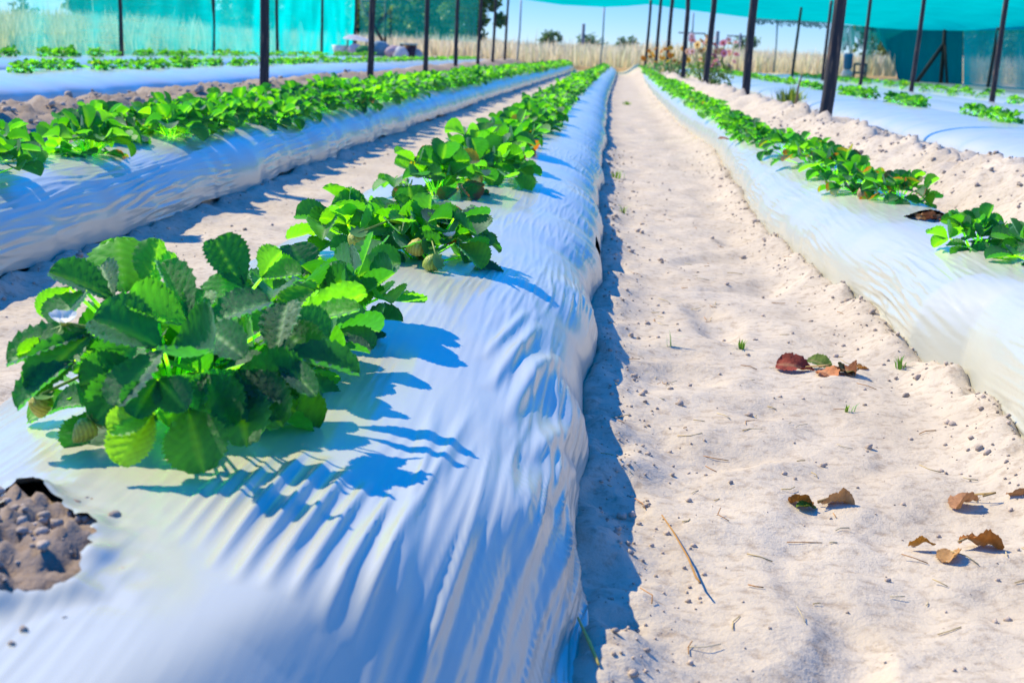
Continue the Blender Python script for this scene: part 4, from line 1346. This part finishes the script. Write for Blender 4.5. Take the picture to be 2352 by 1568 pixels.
# loose straw, crumbs
def clods():
    r = np.random.default_rng(21); mb = MB()

    def add(x, y, s, sd):
        z = gz2[0]
        blob(mb, (x, y, z + s * .35), (s, s * r.uniform(.7, 1.3), s * r.uniform(.6, .9)), sd, 4, 6, .35, np.array([.52, .42, .33]) * r.uniform(.65, 1.05))
    n = 2000
    ys = .95 * np.exp(r.random(n) * math.log(9 / .95))
    which = r.random(n)
    xs = np.zeros(n)
    bp = bed_params('path', ys); edge_x = bp[0] - bp[1]
    for i in range(n):
        if which[i] < .34: xs[i] = .02 + abs(r.normal(0, .07))
        elif which[i] < .70:
            xs[i] = edge_x[i] - abs(r.normal(0, .075))
        elif which[i] < .86: xs[i] = r.uniform(.02, .68)
        elif which[i] < .95: xs[i] = -1.40 + abs(r.normal(0, .10))
        else: xs[i] = -1.40 + r.uniform(0, .6)
    zs = ground(xs, ys)
    gz2 = [0]
    onbed = (bed_top('path', xs, ys) > -.5) | (bed_top('mid', xs, ys) > -.5) | (bed_top('two', xs, ys) > -.5)
    for i in range(n):
        gz2[0] = zs[i]
        if (-.8 < xs[i] < -.0) or onbed[i]: continue
        s = np.clip(r.lognormal(-6.25, .55), .001, .008) * (.8 + .12 * ys[i])
        add(xs[i], ys[i], s, i)
    # the open soil in the torn hole
    m = 130
    hx = -.47 + r.normal(0, .055, m); hy = 1.03 + r.normal(0, .06, m); hz = ground(hx, hy)
    for i in range(m):
        x, y = hx[i], hy[i]; gz2[0] = hz[i]
        add(x, y, np.clip(r.lognormal(-6.0, .5), .0015, .006), i + 9000)
    for (px_, py_, s_) in ((262, 1208, .006), (268, 1255, .004), (245, 1262, .003), (285, 1330, .003), (110, 1420, .003), (55, 1470, .004), (30, 1500, .003), (230, 1290, .003), (250, 1275, .002), (300, 1262, .002), (150, 1440, .0025), (690, 1300, .002), (560, 1190, .0025)):
        q = at_z(px_, py_, .195); gz2[0] = topz('mid', q[0], q[1]) - .001
        add(q[0], q[1], s_, int(px_ + 7000))
    m = 700
    xs = 1.30 + np.abs(r.normal(0, .22, m)) * r.choice([-1, 1], m); ys = r.uniform(3.6, 10, m); zs = ground(xs, ys)
    for i in range(m):
        gz2[0] = zs[i]; add(xs[i], ys[i], np.clip(r.lognormal(-5.2, .5), .003, .014), i + 20000)
    m = 1600
    xs = -2.75 + r.normal(0, .42, m); ys = 4 + 14 * r.random(m) ** 1.3; zs = ground(xs, ys)
    for i in range(m):
        if xs[i] > -2.05: continue
        gz2[0] = zs[i]; add(xs[i], ys[i], np.clip(r.lognormal(-4.9, .6), .003, .03), i + 40000)
    o = mb.build("soil_crumbs", CLOD, smooth=True); tag(o, "loose soil crumbs and clods strewn over sand and ridges", "soil crumbs", kind="stuff")
    st = MB()
    sy = 1.1 * np.exp(r.random(260) * math.log(6 / 1.1)); sx = r.uniform(.02, .60, 260); sz = ground(sx, sy)
    for i in range(150):
        y = sy[i]; x = sx[i]
        L = r.uniform(.008, .045); a = r.uniform(0, PI); z = sz[i] + .002
        d = np.array([math.cos(a), math.sin(a), r.uniform(-.05, .15)]) * L
        c0 = np.array([x, y, z]); k = np.array([d[1], -d[0], 0]) * r.uniform(-.25, .25)
        tube(st, [c0, c0 + d * .5 + k, c0 + d], .0006 + .0004 * r.random(), 4, np.array([(.55, .42, .20), (.42, .22, .09), (.60, .50, .30)][r.integers(3)]) * r.uniform(.8, 1.1))
    o = st.build("straw_litter", STRAW); tag(o, "fine bits of straw and root scattered on the sandy path", "straw litter", kind="stuff")


CLOD = mat_tint("clod", .95, .1, (180, .7, .004))
clods()

# ------------------------------------------------------------------ junk heap, crate, far things on the right
def junk():
    Y = 38.0
    b = at_y(822, 122, Y); zb = gz(b[0], Y)
    root = empty("covered_frame", (b[0], Y, zb)); tag(root, "white folded sheeting slung over a low frame in front of the corner pole", "covered frame")
    def L(x, y, dy=0): return at_y(x, y, Y + dy) - np.array([b[0], Y, zb])
    mb = MB()
    P = np.zeros((9, 16, 3))
    for i in range(9):
        for j in range(16):
            u = j / 15; v = i / 8
            top = np.interp(u, [0, .2, .45, 1], [88, 80, 80, 91]); bot = np.interp(u, [0, .2, 1], [89, 91, 98])
            P[i, j] = L(787 + 64 * u, top + (bot - top) * v, -.45 + .9 * (1 - v) + .05 * math.sin(j * 2 + i))
    vs = P.reshape(-1, 3); f = [(i * 16 + j, i * 16 + j + 1, (i + 1) * 16 + j + 1, (i + 1) * 16 + j) for i in range(8) for j in range(15)]
    mb.add(vs, f, (.78, .76, .76)); mb.build("sheeting", PETAL, root)
    for x in (799, 812, 842):
        m2 = MB(); tube(m2, [L(x, 92, -.1), L(x - 2, 126, -.1)], .022, 6, (.05, .10, .10)); m2.build("leg", PAINT, root)
    # pots and sacks
    c = at_y(780, 122, Y); zc = gz(c[0], Y)
    mb = MB(); h = at_y(780, 104, Y)[2] - zc
    tube(mb, [(0, 0, 0), (0, 0, h * .5), (0, 0, h)], [.12, .17, .21], 14, (.66, .68, .60))
    o = mb.build("white_bucket", PAINT, loc=(c[0], Y, zc)); tag(o, "pale bucket standing beside the white sheeting frame", "bucket")
    for i, (x, y, w, h, col, lab) in enumerate(((806, 122, .28, .25, (.68, .64, .56), "cream sack slumped under the white sheeting"), (815, 112, .18, .26, (.74, .66, .74), "small white sack on top of the cream sack"), (838, 122, .26, .40, (.02, .30, .10), "bright green sack beside the dark ridge pole"),
                                                (872, 122, .30, .42, (.30, .45, .52), "grey-blue sack pile behind the dark ridge pole"), (905, 122, .26, .30, (.62, .50, .56), "pinkish white sack near the brown crate"), (922, 122, .20, .22, (.66, .66, .68), "white sack touching the brown crate"), (955, 124, .2, .16, (.60, .66, .60), "low pale sack beyond the brown crate"))):
        q = at_y(x, y, Y - .3 * (i % 3)); zq = gz(q[0], q[1])
        zt = at_y(x, (109, 101, 106, 96, 106, 108, 114)[i], q[1])[2] - zq
        mb = MB(); zb_ = zt - h if i == 1 else 0
        blob(mb, (0, 0, (zt + zb_) / 2), (w, w * .8, (zt - zb_) * .52), i + 3, 8, 12, .16, col)
        o = mb.build("sack", PETAL, loc=(q[0], q[1], zq)); tag(o, lab, "sack", "sacks of the junk heap")
    q = at_y(938, 122, Y); zq = gz(q[0], Y)
    root = empty("crate", (q[0], Y, zq)); tag(root, "dark brown crate with pale lid beside the dark poles", "crate")
    zc_ = at_y(938, 104, Y)[2] - zq
    mb = MB(); box(mb, (0, 0, zc_ / 2), (.40, .40, zc_), None, (.075, .022, .02)); mb.build("crate_body", PAINT, root)
    mb = MB(); box(mb, (0, 0, zc_ + .0245), (.44, .44, .045), None, (.30, .42, .34)); mb.build("lid", PAINT, root)
    for s in (-1, 1):
        mb = MB(); box(mb, (.13 * s, -.2085, zc_ / 2), (.03, .014, zc_ - .04), None, (.11, .04, .035)); mb.build("batten", PAINT, root)


junk()
Y = 58.0
q = at_y(1944, 190, Y); z0 = gz(q[0], Y)
mb = MB(); h = .62
tube(mb, [(0, 0, 0), (0, 0, .03), (0, 0, h * .33), (0, 0, h * .36), (0, 0, h * .66), (0, 0, h * .69), (0, 0, h - .03), (0, 0, h)], [.16, .18, .18, .19, .18, .19, .18, .15], 16, (.02, .16, .32))
za = at_y(1944, 164, Y)[2]
tag(mb.build("blue_drum", PAINT, loc=(q[0], Y, max(za, z0 + .4))), "blue drum raised on a sack behind the torn net strips", "drum")
mb = MB(); zh = max(za, z0 + .4) - z0
blob(mb, (0, 0, zh * .5), (.24, .2, zh * .52), 8, 8, 12, .12, (.62, .66, .72))
tag(mb.build("sack", PETAL, loc=(q[0], Y, z0)), "white sack carrying the blue drum behind the torn net strips", "sack")
q = at_y(1972, 190, Y); z0 = gz(q[0], Y)
root = empty("metal_stand", (q[0], Y, z0)); tag(root, "dark metal stand beside the blue drum behind the inner pole", "stand")
zt = at_y(1972, 148, Y)[2] - z0
for nm, a, b in (("leg", (-.22, 0, 0), (-.22, 0, zt)), ("leg", (.24, 0, 0), (.24, 0, zt)), ("top_bar", (-.26, 0, zt), (.28, 0, zt)), ("rail", (-.22, .0, zt * .45), (.24, 0, zt * .45))):
    mb = MB(); tube(mb, [a, b], .045, 8, (.05, .11, .13)); mb.build(nm, PAINT, root)

# ------------------------------------------------------------------ dry field, shrubs, trees, poles beyond
def field():
    r = np.random.default_rng(31); mb = MB()
    V = []; Fc = []; C = []; n = 0
    def blade(x, y, h, w):
        nonlocal n
        zg = zz
        ln = r.normal(0, .16, 2) * h
        a = r.uniform(-.5, .5)
        sx, sy = math.cos(a) * w, math.sin(a) * w
        V.extend([(x - sx, y - sy, zg), (x + sx, y + sy, zg), (x + ln[0] * .4 + sx * .7, y + ln[1] * .4, zg + h * .6), (x + ln[0] * .4 - sx * .7, y + ln[1] * .4, zg + h * .6), (x + ln[0], y + ln[1], zg + h)])
        Fc.extend([(n, n + 1, n + 2, n + 3), (n + 3, n + 2, n + 4)])
        b = np.array([(.82, .70, .46), (.86, .76, .53), (.76, .64, .40), (.66, .63, .39)][r.integers(4)]) * r.uniform(.8, 1.15)
        if LF[0]: b = b * np.array([.86, .95, .70])
        C.extend([b * .9, b * .9, b, b, b * 1.1]); n += 5
    cnt = 0
    NB = 150000; LF = [False]
    ua = r.uniform(-.62, .42, NB); ya = 12 * np.exp(r.random(NB) * math.log(150 / 12.)); xa = ua * ya
    ha = .95 + .28 * pn(xa * .22, ya * .12, 5) + .12 * pn(xa * 1.2, ya * .5, 6)
    for i in range(NB):
        x = xa[i]; y = ya[i]
        left = x < -8.6 - .3 * r.random()
        yb = 51.5 + max(0, x) * .95
        if x > 14.5: yb = 20
        back = y > yb
        if x < 14.5 and not (left or back): continue
        if x < -7.8 and y < 46 and not left: continue
        d = y / 45.
        zz = .15 if y > 50 else (.27 if x < 0 else .02)
        hmax = ha[i]
        if x > 1 and y > 52: hmax *= 1.08
        if left and y < 52: hmax *= .74
        h = hmax * r.uniform(.62, 1.05)
        LF[0] = left and y < 52
        if r.random() < .02: h *= 1.35
        blade(x, y, h, .010 + .016 * d)
        cnt += 1
    mb.v = [np.array(V)]; mb.f = Fc; mb.c = [np.array(C)]; mb.n = n
    o = mb.build("dry_grass", GRASSM, smooth=False)
    tag(o, "tall golden dry grass filling the field beyond the nets", "dry grass", kind="stuff")


field()


def tree(x, y, h, w, trunk_h, label, seed, cols, nleaf=2600, leaf=.22, zb=.15, name="tree", squash=.8):
    r = np.random.default_rng(seed)
    root = empty(name, (x, y, zb)); tag(root, label, "tree" if h > 3.2 else "shrub")
    tk = MB()
    tube(tk, [(0, 0, -.3), (.05 * w * .3, 0, trunk_h * .6), (.1, .05, trunk_h), (.0, .0, h * .7)], [.05 * h ** .8 * .8, .04 * h ** .8 * .8, .03 * h ** .8 * .8, .01 * h], 8, (.14, .11, .09))
    limbs = []
    for i in range(9):
        a = r.uniform(0, 2 * PI); zt = trunk_h + (h - trunk_h) * r.uniform(.15, .95)
        rr = w * .5 * r.uniform(.35, .95) * math.sqrt(max(.05, 1 - ((zt - trunk_h) / (h - trunk_h) - .45) ** 2 * 1.6))
        e = np.array([rr * math.cos(a), rr * math.sin(a), zt])
        limbs.append(e)
        tube(tk, [(0, 0, trunk_h * .8), e * [.5, .5, .6] + [0, 0, trunk_h * .25], e], [.018 * h ** .7, .01 * h ** .7, .005], 5, (.14, .11, .09))
    tk.build("trunk", BARK, root)
    cr = MB()
    cl = [(e, w * r.uniform(.14, .26)) for e in limbs] + [(np.array([r.normal(0, w * .2), r.normal(0, w * .2), trunk_h + (h - trunk_h) * r.uniform(.04, 1)]), w * r.uniform(.08, .2)) for _ in range(40 if h > 5 else 14)]
    V = []; Fc = []; C = []; n = 0
    for i in range(nleaf):
        c, s_ = cl[r.integers(len(cl))]
        d = r.normal(0, 1, 3); d /= np.linalg.norm(d)
        p_ = c + d * s_ * (r.random() ** .4) * np.array([1, 1, squash])
        B = basis(r.normal(0, 1, 3), r.normal(0, 1, 3)); L = leaf * r.uniform(.6, 1.3)
        q = np.array([(0, 0, 0), (-.36 * L, .5 * L, .08 * L), (0, L, 0), (.36 * L, .5 * L, .08 * L)]) @ B + p_
        V.append(q); Fc.append((n, n + 1, n + 2, n + 3)); n += 4
        C.append(np.tile(np.array(cols[r.integers(len(cols))]) * r.uniform(.7, 1.3), (4, 1)))
    cr.v = V; cr.f = Fc; cr.c = C; cr.n = n
    cr.build("crown", TREEM, root, smooth=False)
    return root


TC = [(.06, .11, .03), (.08, .14, .03), (.05, .09, .035), (.13, .17, .04)]
def px(x, Y): return at_y(x, 110, Y)[0]


tree(px(985, 72), 72, 5.2, 7.0, 0.2, "big leafy tree behind the dark teal back panel", 1, TC + [(.20, .25, .04)], 9000, .42)
tree(px(1085, 66), 66, 4.0, 2.6, .2, "lighter green tree at the open edge of the dark teal panel", 2, [(.12, .20, .05), (.16, .24, .05), (.09, .16, .06)], 3600, .24)
for i, (x, Y, h, w, lab) in enumerate(((232, 66, 4.6, 4.0, "square-topped tree behind the turquoise wall, alone before pale sky"), (380, 70, 4.2, 4.4, "ragged tree behind the turquoise wall, between two wall poles"), (535, 75, 5, 6.0, "wide tree behind the turquoise wall, close to its second pole"),
                                       (660, 80, 5.6, 7, "tall tree behind the turquoise wall, above the thick ridge pole"), (780, 84, 5.8, 7.5, "tall tree behind the corner pole of the turquoise wall"))):
    tree(px(x, Y), Y, h, w, .15, lab, 10 + i, TC, 5200, .40)
tree(px(48, 62), 62, 1.9, 1.3, .2, "small round shrub far behind the turquoise wall", 21, TC, 700, .16, name="shrub")
for i, (x, h, w, lab) in enumerate(((1263, 2.2, 2.2, "round shrub on the horizon nearest the ridge poles"), (1352, 2.0, 2.9, "low shrub on the horizon beside the tall thin pole"), (1440, 2.0, 2.0, "small shrub on the horizon above the end of the path"), (1712, 2.3, 2.6, "blurred shrub on the horizon behind a sandy ridge pole"))):
    tree(px(x, 130), 130, h, w, .3, lab, 31 + i, [(.10, .16, .08), (.13, .19, .09), (.09, .14, .09)], 900, .26, name="shrub")  # distance haze is put into the leaf colours, paler than the nearer trees
for i, (x, Y, h, w, lab) in enumerate(((2090, 92, 5.5, 7, "tree behind the dark torn net"), (2200, 84, 5, 7, "tree behind the braced post and net wall"), (2320, 76, 4.5, 6, "tree seen through the net at the picture edge"))):
    tree(px(x, Y), Y, h, w, .6, lab, 41 + i, TC, 4500, .38)


def tpole(x, Y, ytop, label, arm=.0, rad=.12):
    b = at_y(x, 110, Y); t_ = at_y(x, ytop, Y)
    root = empty("utility_pole", (b[0], Y, .1)); tag(root, label, "utility pole")
    mb = MB(); tube(mb, [(0, 0, -.3), (0, 0, t_[2] - .1)], [rad, rad * .8], 8, (.20, .22, .24)); mb.build("mast", BARK, root)
    if arm > 0:
        mb = MB(); box(mb, (0, 0, t_[2] - .35), (arm, .12, .12), None, (.18, .20, .22)); mb.build("crossarm", BARK, root)


tpole(1338, 128, 55, "lone pole on the horizon rising from a low shrub", 0, .17)
tpole(1587, 128, 70, "utility pole with crossarm behind the slim flower poles", 2.4)
tpole(1646, 120, 72, "thick short pole behind the pink flowers' pole", 0, .19)
tpole(1699, 128, 77, "utility pole with crossarm beside the weeds' pole", 2.4)

# ------------------------------------------------------------------ light, sky, camera
SUN = np.array([-.86 * math.cos(math.radians(45)), .51 * math.cos(math.radians(45)), math.sin(math.radians(45))])
SUN /= np.linalg.norm(SUN)
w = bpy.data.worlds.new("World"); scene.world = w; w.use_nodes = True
nt = w.node_tree; nt.nodes.clear()
sky = nt.nodes.new("ShaderNodeTexSky"); sky.sky_type = 'NISHITA'; sky.sun_disc = False
sky.sun_elevation = math.asin(SUN[2]); sky.sun_rotation = math.atan2(SUN[0], SUN[1])
sky.altitude = 8000; sky.air_density = 2.0; sky.dust_density = .1; sky.ozone_density = 6.0
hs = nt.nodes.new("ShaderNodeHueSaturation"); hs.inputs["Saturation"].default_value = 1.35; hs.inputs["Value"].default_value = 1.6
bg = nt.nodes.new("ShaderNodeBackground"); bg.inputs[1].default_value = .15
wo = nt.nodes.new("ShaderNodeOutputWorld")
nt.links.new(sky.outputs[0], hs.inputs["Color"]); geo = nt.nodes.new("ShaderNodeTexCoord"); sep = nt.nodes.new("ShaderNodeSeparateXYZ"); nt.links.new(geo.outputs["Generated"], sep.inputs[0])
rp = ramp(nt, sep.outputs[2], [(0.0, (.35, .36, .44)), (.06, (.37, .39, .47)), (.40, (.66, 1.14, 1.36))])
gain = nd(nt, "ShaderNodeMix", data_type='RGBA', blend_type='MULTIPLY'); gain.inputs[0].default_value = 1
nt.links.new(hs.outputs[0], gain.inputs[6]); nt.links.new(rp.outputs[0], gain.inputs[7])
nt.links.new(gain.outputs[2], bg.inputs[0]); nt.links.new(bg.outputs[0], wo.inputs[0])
sl = bpy.data.lights.new("sun", 'SUN'); sl.energy = 4.8; sl.angle = math.radians(.5); sl.color = (1, .87, .585)
so = bpy.data.objects.new("sun", sl); COL.objects.link(so)
so.rotation_euler = Vector(SUN).to_track_quat('Z', 'Y').to_euler()

cd = bpy.data.cameras.new("camera"); co = bpy.data.objects.new("camera", cd); COL.objects.link(co)
cd.sensor_width = 36; cd.lens = F / W * 36; cd.clip_start = .05; cd.clip_end = 6000
M = Matrix(((RT[0], UP[0], -FWD[0], CAM[0]), (RT[1], UP[1], -FWD[1], CAM[1]), (RT[2], UP[2], -FWD[2], CAM[2]), (0, 0, 0, 1)))
co.matrix_world = M
cd.dof.use_dof = True; cd.dof.focus_distance = 2.2; cd.dof.aperture_fstop = 10.5
scene.camera = co
vs = scene.view_settings
vs.view_transform = 'Standard'; vs.look = 'None'; vs.exposure = .56; vs.gamma = 1
scene.cycles.max_bounces = 8
scene.cycles.transparent_max_bounces = 12
